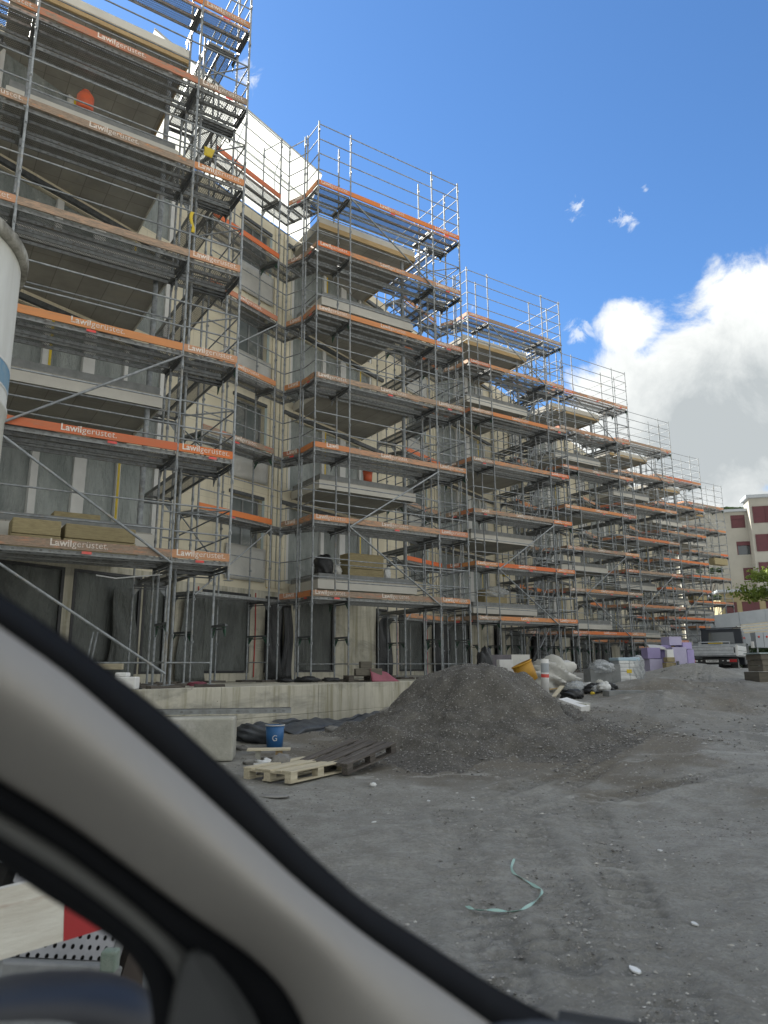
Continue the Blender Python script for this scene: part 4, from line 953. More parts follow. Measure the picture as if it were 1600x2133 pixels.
# small debris left of the heap
def gbox(name, label, cat, px, py, w, d, h, rz, mat_, tilt=(0,0), lift=0, bev=.004, group=None):
    p = px_ground(px, py); o = put(name, G().box(-w/2, w/2, -d/2, d/2, 0, h).mesh(name, mat_), None, EUL(p.x, p.y, pz(p.x, p.y)+lift, tilt[0], tilt[1], rz), bevel=bev); return tag(o, label, cat, group)
S = thing('plank', 'short plank propped on two offcuts beside the rubble', 'plank', px_ground(560, 1580)+Vector((0,0,-.02)), .1)
put('board', G().box(-.32, .32, -.11, .11, .14, .165).mesh('board', M['wood_light']), S); put('support', G().box(-.2, -.12, -.06, .06, -.05, .139).mesh('support', M['concrete_block']), S); put('support', G().box(.1, .2, -.05, .07, -.05, .139).mesh('support', M['wood']), S)
p = px_ground(582, 1612); lump('rock', 'upright grey rubble stone behind the pale pallet', 'stone', (p.x, p.y+.1, pz(p.x,p.y)-.03), .26, .22, .30, M['stone'], 3, .06, 12, sharp=4)
p = px_ground(552, 1598); lump('foil_scrap', 'crumpled silver foil scrap left of the rubble stone', 'foil', (p.x, p.y, pz(p.x,p.y)), .30, .22, .12, M['paper'], 5, .22, 12)
p = px_ground(600, 1604); lump('foil_scrap', 'crumpled grey foil scrap right of the rubble stone', 'foil', (p.x, p.y, pz(p.x,p.y)), .26, .2, .10, M['wrap'], 6, .22, 12)
p = px_ground(570, 1664); lump('flat_stone', 'flat pale stone lying in front of the pale pallet', 'stone', (p.x, p.y, pz(p.x,p.y)-.01), .36, .18, .04, M['stone'], 8, .05, 12)
for i, (px_, py_, s, lb) in enumerate(((523,1590,.16,'dark lump of earth at the left edge of the rubble'), (545,1618,.12,'small grey lump of rubble just left of the pale pallet'), (505,1560,.14,'grey lump of rubble beside the concrete block'), (690,1530,.2,'rounded grey stone lying on the drainage membrane'), (690,1582,.09,'small pale stone behind the dark pallet'))):
    p = px_ground(px_, py_); lump('rubble_stone', lb, 'stone', (p.x, p.y, pz(p.x,p.y)-.02), s*1.3, s, s*.7, M['stone'], 40+i, .14, 9)
p = px_ground(777, 1637); lump('foam_scrap', 'small white lump of foam on the dirt near the dark pallet', 'scrap', (p.x, p.y, pz(p.x,p.y)), .085, .06, .055, M['paper'], 77, .2, 9)
for i, (px_, py_, w, d, lb) in enumerate(((1322,2012,.075,.045,'torn white paper scrap lying lower right on the dirt'), (893,1667,.06,.04,'small pale chip of stone at the near edge of the heap'), (985,1660,.05,.03,'tiny pale chip right of the heap edge'), (1375,1768,.05,.04,'pale chip of stone in the middle of the track'), (780,1722,.05,.03,'pale chip of stone left of the track'), (1447,1915,.05,.03,'pale chip of stone right of the green strap'))):
    p = px_ground(px_, py_); r = random.Random(i); poly = [(w*.6*math.cos(a)*r.uniform(.7,1.2), d*.6*math.sin(a)*r.uniform(.7,1.2)) for a in [k*6.283/7 for k in range(7)]]
    o = put('pale_scrap', G().prism(poly, 0, .008).mesh('pale_scrap', M['paper']), None, EUL(p.x, p.y, pz(p.x,p.y)+.004, .05, -.04, r.uniform(0,3))); tag(o, lb, 'scrap')
# green strap on the dirt
pts = []
cps = [(1072,1795),(1066,1812),(1078,1825),(1110,1838),(1129,1850),(1120,1866),(1095,1886),(1062,1894),(1018,1892),(985,1889),(971,1882)]
for q in cps: p = px_ground(*q); pts.append(Vector((p.x, p.y, pz(p.x,p.y)+.012)))
fine = []
for i in range(len(pts)-1):
    p0=pts[max(i-1,0)];p1=pts[i];p2=pts[i+1];p3=pts[min(i+2,len(pts)-1)]
    for k in range(7):
        t=k/7; fine.append(.5*((2*p1)+(-p0+p2)*t+(2*p0-5*p1+4*p2-p3)*t*t+(-p0+3*p1-3*p2+p3)*t**3))
fine.append(pts[-1]); v = []; f = []
for i, p in enumerate(fine):
    t = (fine[min(i+1,len(fine)-1)]-fine[max(i-1,0)]).normalized(); s = Vector((-t.y, t.x, 0))*.008; tw = .010*math.sin(i*.5); v += [p-s+Vector((0,0,tw)), p+s-Vector((0,0,tw*.4))]
f = [(2*i, 2*i+1, 2*i+3, 2*i+2) for i in range(len(fine)-1)]
o = put('packing_strap', G().add(v, f).mesh('packing_strap', M['strap']), solid=.0015); tag(o, 'pale green packing strap curled on the dirt', 'strap')
# things on the terrace
def tpos(px, Y): r = ray(px, 1388); return Vector((r.x*Y, Y, TERR+.014))
p = tpos(262, 11.9); o = put('foam_block', G().prism([(-.17,0),(.17,0),(.17,.3),(-.17,.3)], 0, .2).box(-.17,.02,.02,.28,.2,.27).mesh('foam_block', M['white_foam']), None, T(p.x, p.y, p.z) @ RZ(.1), bevel=.02); tag(o, 'whitish stepped block at the left end of the concrete wall', 'block')
g = G(); q0 = tpos(285, 12.25); g.tube([q0+Vector((0,.15,.02)), q0+Vector((.06,.0,.03)), q0+Vector((.15,-.16,.0)), q0+Vector((.24,-.27,-.12)), q0+Vector((.27,-.30,-.35)), q0+Vector((.26,-.30,-.6)), q0+Vector((.2,-.32,-.85))], .017, 8); o = put('hose', g.mesh('hose', M['rubber'])); tag(o, 'dark hose hanging over the edge of the concrete wall', 'hose')
p = tpos(205, 14.0)
for i, (dx, dy, dz_, L_, lb) in enumerate(((0,0,.32,.85,'upper pale timber board of the pair leaning by the dark film'), (-.1,-.3,.0,.9,'lower timber board of the pair on the terrace'))):
    o = put('timber_board', G().box(-L_/2, L_/2, 0, .2, 0, .14).mesh('timber_board', M['wood_light']), None, T(p.x+dx, p.y+dy, p.z+dz_) @ RZ(ROT*.3), bevel=.004); tag(o, lb, 'timber board', 'timber boards on the terrace')
for i, dx in enumerate((0, .14)):
    q = tpos(172+i*9, 13.4); g = G(); g.tube([(0,0,0),(.10,.12,1.0)], .02, 8); o = put('steel_prop', g.mesh('steel_prop', M['steel']), None, T(q.x, q.y, q.z)); tag(o, ('left' if i == 0 else 'right')+' one of two thin steel props leaning in front of the dark film', 'prop', 'steel props leaning on the terrace')
q = tpos(765, 18.2); pb = pallet('small pallet carrying concrete bricks on the terrace', M['wood_dark'], EUL(q.x-.45, q.y, q.z, 0, 0, ROT*.4))
for i, (dx, dz_, w, mm, lb) in enumerate(((-.1,.15,.42,'brown_stack','left lower grey-brown box on the terrace pallet'), (.2,.15,.28,'brown_stack','right lower grey-brown box on the terrace pallet'), (-.05,.32,.28,'brown_stack','upper grey-brown box on the terrace pallet'))):
    o = put('cement_box', G().box(-w/2, w/2, -.15, .15, 0, .165).mesh('cement_box', M[mm]), None, T(q.x+dx, q.y+.2, q.z+dz_) @ RZ(.2), bevel=.006); tag(o, lb, 'box')
v, f = sheet(.42, .36, 10, 8, .04, 4); v = np.array(v); v[:, 0] += (1-v[:, 2]/.36)*.30*(v[:, 0]/.42); v[:, 2] *= 1-.5*v[:, 0]/.72; o = put('pink_film', arr_mesh('pink_film', v, f, M['pink']), None, EUL(q.x+.12, q.y-.1, q.z, -.5, .0, .3), solid=.004); tag(o, 'dark pink plastic film leaning over the boxes on the terrace', 'plastic film')
for i, (px_, s, lb) in enumerate(((640,.3,'crumpled dark rag on the terrace between the scaffold feet'), (690,.24,'second dark rag, nearer the boxes on the terrace'), (595,.2,'small dark rag at the feet of the left scaffold posts'))):
    q = tpos(px_, 17.6+i*.5-(i == 2)*1.2); lump('rag', lb, 'rag', q, s*1.8, s, s*.45, M['black_film'], 60+i, .2, 10)
q = tpos(413, 14.2); lump('rag', 'crumpled dark pink rag at the feet of the nearest tower', 'rag', q, .34, .16, .09, M['pink'], 65, .2, 10)

# --- things right of the heap
p = Vector((ray(1011,1388).x*18.0, 18.0)); lump('black_sack', 'tall black plastic sack standing behind the heap', 'sack', (p.x, p.y, gz(*p)), .36, .32, 1.30, M['black_film'], 9, .12, 16, sharp=3)
def cube_at(name, label, cat, pxl, pxr, pyt, Y, depth, mat_, rz=0, zb=None, bev=.01, kids=None, group=None):
    xl, xr = ray(pxl, 1388).x*Y, ray(pxr, 1388).x*Y; zt = HC+ray((pxl+pxr)/2, pyt).z*Y; xc = (xl+xr)/2; zb = gz(xc, Y)-.03 if zb is None else zb; w = xr-xl
    o = put(name, G().box(-w/2, w/2, 0, depth, 0, zt-zb).mesh(name, mat_), None, T(xc, Y, zb) @ RZ(rz), bevel=bev); tag(o, label, cat, group); return o, w, zt-zb
o, w, h = cube_at('wrapped_block_stack', 'film wrapped stack of grey insulation blocks behind the heap', 'block stack', 1022, 1107, 1364, 18.6, .7, simple('plum_grey_block', (.13,.12,.135), (.10,.09,.10), .6, 0, 5, bmp=.2), .25)
put('wrapping', G().box(w*.02, w/2+.006, -.012, .1, 0, h+.006).mesh('wrapping', M['film_white']), o)
cube_at('foam_box', 'small white foam box on the crest behind the heap', 'box', 1040, 1070, 1374, 17.1, .2, M['white_foam'], .2, zb=1.4)
p = Vector((ray(1094,1388).x*16.6, 16.6)); S = thing('tub', 'mustard yellow plastic tub lying tipped on the side of the heap', 'tub', (p.x+.09, p.y, gz(*p)+.60)); S.rotation_euler = (math.radians(-4), math.radians(-24), .2)
g = G(); g.lathe([(.001,.004),(.20,0),(.235,.42),(.225,.42),(.19,.012),(.001,.014)], 32); put('shell', g.mesh('shell', M['mustard']), S, T(0,0,0)); g = G(); g.lathe([(.236,.405),(.248,.41),(.248,.43),(.225,.43)], 32); put('rim', g.mesh('rim', M['mustard']), S)
p = Vector((ray(1133,1388).x*18, 18.0)); o = put('film_roll', G().lathe([(.001,0),(.095,0),(.095,.86),(.03,.86),(.03,.8)], 24).mesh('film_roll', M['white_foam']), None, EUL(p.x, p.y, gz(*p)+.16, .02, .03, 0)); tag(o, 'upright white roll of film with a red printed band', 'film roll')
put('printed_band', G().lathe([(.0965,.42),(.0965,.50)], 24).mesh('printed_band', M['red_sticker']), o); put('printed_band', G().lathe([(.0965,.54),(.0965,.76)], 24).mesh('printed_band', M['bluegrey']), o)
def heap_at(px, py, *a, **k): p = px_ground(px, py); return (p.x, p.y, gz(p.x, p.y)-.02)
lump('plastic_sheet', 'large crumpled white plastic sheet heaped beside the mustard tub', 'plastic sheet', heap_at(1146,1443), 1.25, .8, .95, M['film_white'], 13, .2, 22, rz=-.4)
lump('plastic_sheet', 'smaller crumpled white sheet spilling right from the large one', 'plastic sheet', heap_at(1180,1438), .6, .45, .3, M['paper'], 14, .24, 18)
lump('rubbish_bag', 'bluish translucent bag of rubbish behind the leaning planks', 'rubbish bag', heap_at(1200,1448), .5, .4, .38, M['wrap'], 15, .2, 16)
lump('rubbish_bag', 'open black rubbish bag left of the silver scraps', 'rubbish bag', heap_at(1193,1455), .5, .35, .25, M['black_film'], 16, .2, 16)
lump('rubbish_bag', 'torn black bag spilling silver and white scraps', 'rubbish bag', heap_at(1250,1440), .85, .5, .32, M['black_film'], 17, .15, 18)
for i, (px_, py_, s, mm) in enumerate(((1222,1440,.3,'paper'),(1238,1447,.26,'wrap'),(1255,1448,.3,'paper'),(1266,1441,.2,'alu'),(1230,1452,.10,'yellow'),(1246,1436,.2,'film_white'))):
    lump('foil_scrap', ['white crumpled scrap at the left of the torn bag', 'clear foil scrap in front of the torn bag', 'white crumpled scrap in the middle of the torn bag', 'silver scrap at the right of the torn bag', 'yellow scrap in front of the torn bag', 'pale scrap on top of the torn bag'][i], 'scrap', tuple(Vector(heap_at(px_,py_))+Vector((0,-.22,.04+.05*(i%3)))), s, s*.7, s*.7, M[mm], 80+i, .25, 10)
gbox('plank', 'short timber plank slanting down by the white sheet', 'plank', 1163, 1452, .75, .12, .03, 1.0, M['wood_light'], (0,-.35), .12)
gbox('plank', 'narrow timber plank lying across in front of the white sheet', 'plank', 1150, 1447, .8, .07, .03, .3, M['wood'], (0,-.1), .1)
gbox('foam_slab', 'long whitish slab lying on the slope right of the heap', 'slab', 1195, 1478, .62, .3, .14, -.9, M['white_foam'], (.1,.25), .03)
gbox('foam_slab', 'dirty pale slab end at the lower right of the heap', 'slab', 1212, 1478, .3, .25, .16, -.6, M['concrete_block'], (.05,.1), 0)
o, w, h = cube_at('foam_block_stack', 'grey foam blocks under clear film left of the wrapped pallet', 'block stack', 1228, 1274, 1393, 21.5, .5, M['concrete_up'], .15)
lump('clear_film', 'crumpled clear film draped over the grey foam blocks', 'plastic film', (o.location.x+.05, 21.55, o.location.z+h-.12), .62, .5, .34, M['wrap'], 23, .18, 16)
cube_at('dark_slab', 'dark grey slab standing left of the wrapped pallet', 'slab', 1272, 1292, 1384, 21.9, .4, M['bluegrey'] if False else M['concrete_up'], -.1)
S, w, h = cube_at('wrapped_pallet', 'white wrapped pallet of bags with a light blue top and yellow print', 'wrapped pallet', 1288, 1333, 1371, 22.3, .6, M['bluegrey'], .12)
for r_ in range(6):
    for c in range(2):
        put('bag', shared(('bag', q2(w), q2(h)), lambda: G().box(0, w/2-.01, -.02, .2, 0, h/6.6).mesh('bag', M['paper'])), S, T(-w/2+c*w/2+.005, -.004-.01*((r_+c) % 2), h*.02+r_*h/6.5), bevel=.02)
put('print', G().box(-.1, .06, -.04, -.036, h*.42, h*.56).mesh('print', M['yellow']), S)
put('film_top', G().box(-w/2-.02, w/2+.02, -.045, .62, h*.90, h+.02).mesh('film_top', simple('pale_blue_film', (.38,.56,.68), (.5,.6,.66), .35, 0, 5, bmp=.4)), S, bevel=.02)
lump('clear_film', 'loose milky film flapping off the right of the wrapped pallet', 'plastic film', (S.location.x+w*.42, 22.5, S.location.z+.1), .4, .5, h*.95, M['wrap'], 24, .12, 16, sharp=3)
gbox('concrete_slab', 'low flat concrete slab on the dirt in front of the wrapped pallet', 'slab', 1300, 1446, .95, .4, .16, .12, M['concrete_up'], (0,0), -.03)
# lilac insulation stack
lil = [(1351,1379,1349,1372,'purple','deep lilac insulation pack, top left of the stack'), (1354,1381,1373,1395,'purple_pale','greyish lilac insulation pack, bottom left of the stack'), (1379,1402,1344,1394,'purple','darkest lilac pack standing upright in the middle of the stack'),
       (1404,1433,1348,1392,'purple_pale','large pale lilac board standing at the front right of the stack'), (1398,1426,1326,1344,'purple_pale','pale lilac pack lying on top of the stack'), (1426,1446,1338,1352,'purple','lilac pack lying behind, nearest the truck'), (1434,1449,1353,1390,'purple','lilac pack standing half behind the truck corner')]
for i, (a, b_, t_, bt, mm, lb) in enumerate(lil):
    Y = 27.2+(.35 if i in (2,5,6) else 0)-(.25 if i == 3 else 0)+(.3 if i == 4 else 0); zb = HC+ray(a, bt).z*Y if i in (0,4,5) else None
    o, w, h = cube_at('insulation_pack', lb, 'insulation pack', a, b_, t_, Y, .6, M[mm], [.05,.05,.1,-.05,.15,.1,.1][i], zb=zb, group='lilac insulation packs')
    n_ = max(1, int(h/.12)) if i in (0,1,4) else 1
cube_at('foam_block', 'small white block leaning on the lilac board', 'block', 1392, 1406, 1353, 26.7, .2, M['white_foam'], 0, zb=HC+ray(1392,1370).z*26.7)
cube_at('mineral_block', 'upper small mustard green block before the lilac stack', 'block', 1391, 1408, 1369, 26.6, .3, M['mineral'], .1, zb=HC+ray(1391,1379).z*26.6)
cube_at('mineral_block', 'lower small mustard green block before the lilac stack', 'block', 1388, 1410, 1380, 26.55, .3, M['mineral'], .1)
p = Vector((ray(1413,1388).x*26.5, 26.5)); o = put('pipe_stub', G().lathe([(.001,0),(.05,0),(.05,.42),(.001,.42)], 16).mesh('pipe_stub', M['steel_dark']), None, T(p.x, p.y, gz(*p))); tag(o, 'grey pipe stub standing before the lilac stack', 'pipe')
v, f = sheet(.7, .35, 12, 6, .06, 8); o = put('striped_film', arr_mesh('striped_film', v, f, M['film_white']), None, EUL(ray(1355,1388).x*27.4, 27.3, HC+ray(1370,1350).z*27.4, -1.1, .12, .1), solid=.01); tag(o, 'white printed film lying on the left of the lilac stack', 'plastic film')
p = Vector((ray(1470,1388).x*25.6, 25.6)); S = thing('concrete_ring', 'pale concrete manhole ring half buried before the truck', 'concrete ring', (p.x, p.y, gz(*p)-.12)); put('ring', G().lathe([(.40,0),(.42,.36),(.34,.36),(.32,0)], 36).mesh('ring', M['concrete_up']), S)
S = thing('cement_stack', 'stack of grey-brown cement boards with white top at the right edge', 'board stack', (0,0,0)); p = px_ground(1585, 1424); S.location = (p.x, p.y, gz(p.x,p.y))
mpx = p.y/1505*.98
for z0_, z1_, x0_ in ((0, 24*mpx, -.02), (24.5*mpx, 36*mpx, .12), (36.4*mpx, 48*mpx, .12), (48.4*mpx, 60*mpx, .09)): put('board_pack', G().box(x0_, 1.4, 0, .9, z0_, z1_-.004).mesh('board_pack', M['brown_stack']), S, bevel=.008)
put('white_sheet', G().box(.0, 1.4, -.02, .1, 24*mpx, 24.4*mpx).mesh('white_sheet', M['white_foam']), S); put('white_sheet', G().box(.04, 1.42, -.03, .93, 60.2*mpx, 63*mpx).mesh('white_sheet', M['teal']), S, bevel=.006)

# flatbed truck
def truck():
    Y0 = 31.0; c = ray(1484, 1388); P0 = Vector((c.x*Y0, Y0, 1.36)); zb = HC+ray(1484,1388).z*Y0
    S = thing('flatbed_truck', 'small dark flatbed truck with aluminium dropsides parked with its rear to us', 'truck', (P0.x, P0.y, 1.22), math.radians(-33))
    tb = shared('truckalu', lambda: M['alu']); W = 2.0
    z = .78
    g = G(); g.box(-W/2, W/2, 0, .03, z, z+.40); put('tailgate', g.mesh('tailgate', M['alu']), S, bevel=.006)
    for dz_ in (.06, .20, .34): put('gate_rib', shared('grib', lambda: G().box(-W/2+.12, W/2-.12, -.012, -.001, 0, .018).mesh('gate_rib', M['steel'])), S, T(0,0,z+dz_))
    for s in (-1, 1):
        put('corner_post', G().box(s*W/2-.04, s*W/2+.04, -.02, .06, z-.03, z+.42).mesh('corner_post', M['white_paint']), S, bevel=.006)
        put('latch', G().box(s*(W/2-.09)-.02, s*(W/2-.09)+.02, -.03, -.001, z+.1, z+.32).mesh('latch', M['rubber']), S)
        put('side_gate', G().box(s*W/2-.015, s*W/2+.015, .07, 2.9, z, z+.40).mesh('side_gate', M['alu']), S, bevel=.006)
        put('side_rib', G().box(s*W/2+.0155-(.031 if s < 0 else 0), s*W/2+.022-(.031+.013 if s < 0 else 0), .1, 2.85, z+.18, z+.21).mesh('side_rib', M['steel']), S)
    put('bed', G().box(-W/2, W/2, .03, 2.95, z-.06, z-.001).mesh('bed', M['steel_dark']), S)
    put('headboard', G().box(-W/2, W/2, 2.96, 3.0, z, z+.55).mesh('headboard', M['alu']), S)
    # cab with rear window
    g = G(); g.prism([(-.90,3.10),(.90,3.10),(.90,4.75),(-.90,4.75)], .40, 1.30); put('cab', g.mesh('cab', M['truck_dark']), S, bevel=.04)
    poly = [(-.88, 1.301),(-.84,2.02),(.84,2.02),(.88,1.301)]
    g = G(); g.add([(-.88,3.12,1.301),(.88,3.12,1.301),(.84,3.15,2.02),(-.84,3.15,2.02),(-.86,4.5,1.301),(.86,4.5,1.301),(.80,4.15,2.02),(-.80,4.15,2.02)], [(0,1,2,3),(5,4,7,6),(1,5,6,2),(4,0,3,7),(3,2,6,7)], 0); cb = put('cab_upper', g.mesh('cab_upper', M['truck_dark']), S, bevel=.02)
    put('rear_window', G().add([(-.55,3.108,1.36),(.55,3.108,1.36),(.52,3.135,1.86),(-.52,3.135,1.86)], [(0,1,2,3)]).mesh('rear_window', M['glass']), S, solid=.006)
    put('roof_bar', G().box(-.86,.86,3.06,3.12,2.03,2.07).mesh('roof_bar', M['rubber']), S)
    for s in (-1, 1):
        put('side_window', G().add([(s*.885,3.3,1.34),(s*.885,4.3,1.34),(s*.845,4.05,1.9),(s*.852,3.3,1.9)], [(0,1,2,3)]).mesh('side_window', M['glass']), S, solid=.006)
        m_ = put('wing_mirror', G().box(-.07,.07,-.05,.05,0,.30).mesh('wing_mirror', M['white_paint']), S, T(s*1.12, 4.3, 1.15), bevel=.02)
        w_ = put('wheel', G().lathe([(.20,-.11),(.31,-.11),(.335,-.08),(.335,.08),(.31,.11),(.20,.11)], 28).mesh('wheel', M['rubber']), S, T(s*.80, .85, .335) @ Matrix.Rotation(math.pi/2,4,'Y')); put('rim', G().lathe([(.001,.02),(.12,.03),(.2,.10)], 20).mesh('rim', M['steel']), w_)
        w_ = put('wheel', w_.data, S, T(s*.80, 4.0, .335) @ Matrix.Rotation(math.pi/2,4,'Y'))
        put('mudguard', G().lathe([(.38,-.14),(.38,.14)], 28).mesh('mudguard', M['rubber']), S, T(s*.80, .85, .335) @ Matrix.Rotation(math.pi/2,4,'Y')) if False else None
        l_ = put('tail_lamp', G().box(s*.80-.15, s*.80+.15, .10, .16, .50, .62).mesh('tail_lamp', M['red_lamp']), S, bevel=.01)
        put('lamp_lens', G().box(s*.62-.05, s*.62+.05, .095, .15, .53, .59).mesh('lamp_lens', M['white_paint']), S)
        put('reflector', G().box(s*.42-.03, s*.42+.03, .09, .12, .55, .58).mesh('reflector', M['white_paint']), S)
        put('flap', G().box(s*.80-.14, s*.80+.14, .45, .46, .12, .60).mesh('flap', M['rubber']), S)
    put('underride_bar', G().box(-.98,.98,.12,.19,.44,.66).mesh('underride_bar', M['rubber']), S)
    put('chassis', G().box(-.4,.4,.2,4.6,.38,.60).mesh('chassis', M['rubber']), S); put('axle', G().box(-.75,.75,.80,.90,.29,.38).mesh('axle', M['rubber']), S)
    pl = put('number_plate', G().box(-.25,.25,.085,.10,.50,.60).mesh('number_plate', M['white_paint']), S)
    t = text_mesh([('TG·538509', .01)], .42, 'plate_text'); t.materials.append(M['rubber']); put('plate_text', t, pl, T(-.21,.083,.525))
    # rack and load seen over the tailgate
    for zz in (1.28, 1.40): put('rack_tube', tube_mesh(1.3, .02, M['alu']), S, T(-.85, 2.4, zz))
    for xx in (-.85, .1, .42): put('rack_upright', G().box(-.02,.02,2.38,2.42,z,1.42).mesh('rack_upright', M['alu']), S, T(xx,0,0))
    put('load_strip', G().box(-.45,.15,2.3,2.36,1.33,1.37).mesh('load_strip', M['yellow']), S)
truck()

# things on balconies and decks
def gas(label, P, r=.17, h=.46):
    S = thing('gas_bottle', label, 'gas bottle', P)
    put('body', G().lathe([(.001,0),(r*.9,0),(r,.03),(r,h*.68),(r*.8,h*.82),(r*.3,h*.87),(.001,h*.88)], 24).mesh('body', M['orange_gas']), S)
    put('collar', G().lathe([(r*.42,h*.84),(r*.5,h),(r*.46,h),(r*.38,h*.84)], 18).mesh('collar', M['orange_gas']), S)
w, l = on_y(176, 228, 1, 1.25); gas('orange gas bottle standing on the top balcony of the nearest tower', (w.x, w.y, HC+RC[1][2]+SLZ[3]+.19))
w, l = on_y(766, 1000, 2, 1.25); bucket('orange bucket standing on a balcony of the second tower', (w.x, w.y, HC+RC[2][2]+SLZ[1]+.19), .15, .32, M['orange_gas'], name='bucket')
def wool(k, s_or_z, pxa, pxb, yl, h, label, mat_=None, layers=1, d=.55, film=False, zoff=.19):
    z = (SLZ[s_or_z]+zoff) if isinstance(s_or_z, int) else s_or_z; py = 1388-(z+RC[k][2])*60; 
    la = on_y(pxa, py, k, yl)[1].x; lb_ = on_y(pxb, py, k, yl)[1].x; Mx = blk(k) @ T(la, yl, z)
    S = thing('mineral_wool_stack', label, 'insulation stack', (0,0,0)); S.matrix_basis = Mx
    for i in range(layers):
        put('pack', G().box(.0+.02*(i % 2), lb_-la-.015*(i % 2), 0, d, i*h/layers, (i+1)*h/layers-.008).mesh('pack', mat_ or M['mineral']), S, bevel=.015)
    return S
wool(1, ZD(1), 4, 114, .35, .54, 'left pack of olive mineral wool boards on the lowest deck of the nearest tower', layers=2)
wool(1, ZD(1), 119, 274, .35, .52, 'right pack of olive mineral wool boards on the lowest deck of the nearest tower', layers=2)
wool(1, 0, 98, 198, 1.3, .13, 'thin dark mineral wool board on the balcony edge of the nearest tower')
wool(2, 0, 727, 800, 1.3, .68, 'square stack of brown mineral wool packs on the lowest balcony of the second tower', layers=3)
wool(3, 0, 1010, 1056, 1.3, .52, 'mineral wool packs under film on the lowest balcony of the third tower', layers=2)
w, l = on_y(1030, 1250, 3, 1.5); lump('clear_film', 'milky film draped over the mineral wool of the third tower', 'plastic film', (w.x, w.y, HC+RC[3][2]+SLZ[0]+.45), 1.25, .7, .42, M['wrap'], 31, .14, 16, rz=ROT)
w, l = on_y(674, 1190, 2, 1.4); lump('black_sack', 'stout black sack on the lowest balcony of the second tower', 'sack', (w.x, w.y, HC+SLZ[0]+.15), .50, .4, .62, M['black_film'], 33, .12, 14, sharp=3)
w, l = on_y(698, 1190, 2, 1.4); lump('grey_sack', 'small grey sack between the black sack and the mineral wool', 'sack', (w.x, w.y, HC+SLZ[0]+.15), .36, .3, .36, M['film_white'], 34, .14, 12)
w, l = on_y(806, 1190, 2, 1.4); lump('plastic_bag', 'white and blue bag right of the brown mineral wool stack', 'bag', (w.x, w.y, HC+SLZ[0]+.15), .22, .25, .40, M['paper'], 35, .14, 12)
w, l = on_y(1053, 1212, 3, 2.0); bucket('yellow bucket on a side deck of the third tower', (w.x, w.y, HC+RC[3][2]+ZD(2)), .14, .32, M['yellow'])
wool(6, 2, 1464, 1490, 1.3, .5, 'olive insulation pack on an upper balcony of a far tower', layers=1)
wool(5, 0, 1368, 1392, 1.3, .35, 'pale block on the lowest balcony of the fifth tower', mat_=M['concrete_block'])
wool(6, 1, 1433, 1458, 1.3, .4, 'olive insulation pack lower down on a far tower', layers=1)
w, l = on_y(426, 302, 1, -.02); v, f = sheet(.24, .22, 8, 7, .02, 3); v = np.array(v); v[:, 2] -= .24; v[:, 0] *= 1-.3*(-v[:, 2]/.24)
o = put('rag', arr_mesh('rag', v, f, M['yellow']), None, T(w.x, w.y, w.z) @ RZ(ROT), solid=.006); tag(o, 'yellow rag hung over a guard rail of the nearest tower', 'rag')
w, l = on_y(398, 440, 1, -.04); v, f = sheet(.07, .45, 3, 10, .03, 5); v = np.array(v); v[:, 2] -= .45; v[:, 0] += .03*np.sin(v[:, 2]*12)
o = put('ribbon', arr_mesh('ribbon', v, f, M['yellow']), None, T(w.x, w.y, w.z) @ RZ(ROT), solid=.004); tag(o, 'yellow ribbon fluttering from a post of the nearest tower', 'ribbon')
g = G(); a, b_ = on_y(200, 1198, 1, .4)[0], on_y(338, 1197, 1, .4)[0]; g.tube([a, a*.7+b_*.3+Vector((0,0,-.06)), a*.4+b_*.6+Vector((0,0,-.03)), b_], .012, 6); o = put('torn_tape', g.mesh('torn_tape', M['paper'])); tag(o, 'torn pale tape hanging below the lowest deck of the nearest tower', 'tape')

# silo at the left edge
def silo():
    az = math.radians(-38.1); D_ = 8.0; R_ = 1.28; c = Vector((math.sin(az)*D_, math.cos(az)*D_)); ztop = HC+.60*7.35
    m, nt, b, o_ = new_mat('weathered_white_silo'); v = coords(nt, (1,1,1)); n = noi(nt, coords(nt, (1.5,1.5,.3)), 2, 6, .7, .3); n2 = noi(nt, v, 5, 7, .75, .8)
    col = mixc(nt, rng_(nt, n, .45, .75, 0, .6), (.62,.62,.57), (.45,.44,.38)); col = mixc(nt, rng_(nt, n2, .66, .70), col, (.20,.13,.08)); nt.links.new(col, b.inputs['Base Color']); b.inputs['Roughness'].default_value = .6; bump(nt, b, n2, .1, .01)
    S = thing('cement_silo', 'tall white cement silo with a blue band at the left edge', 'silo', (c.x, c.y, 0))
    put('shell', G().lathe([(R_,0),(R_,2.2),(R_+.012,2.21),(R_+.012,2.25),(R_,2.26),(R_,4.02),(R_+.015,4.03),(R_+.015,4.07),(R_,4.08),(R_,ztop-.35),(R_*.98,ztop-.3)], 72).mesh('shell', m), S)
    dirty = simple('lichen_stained_rim', (.16,.15,.12), (.42,.41,.36), .85, 0, 6, bmp=.4)
    put('top_rim', G().lathe([(R_+.0,ztop-.34),(R_+.06,ztop-.33),(R_+.065,ztop-.22),(R_+.0,ztop-.20),(R_*.97,ztop-.12),(R_*.6,ztop+.18),(.001,ztop+.3)], 72).mesh('top_rim', dirty), S)
    bl = simple('faded_blue_band', (.10,.26,.42), (.26,.36,.42), .6, 0, 5, bmp=.05)
    put('blue_band', G().lathe([(R_+.003,4.24),(R_+.003,4.46)], 72).mesh('blue_band', bl), S)
    for z in (4.22, 4.465): put('white_line', G().lathe([(R_+.004,z),(R_+.004,z+.02)], 72).mesh('white_line', M['white_paint']), S)
silo()

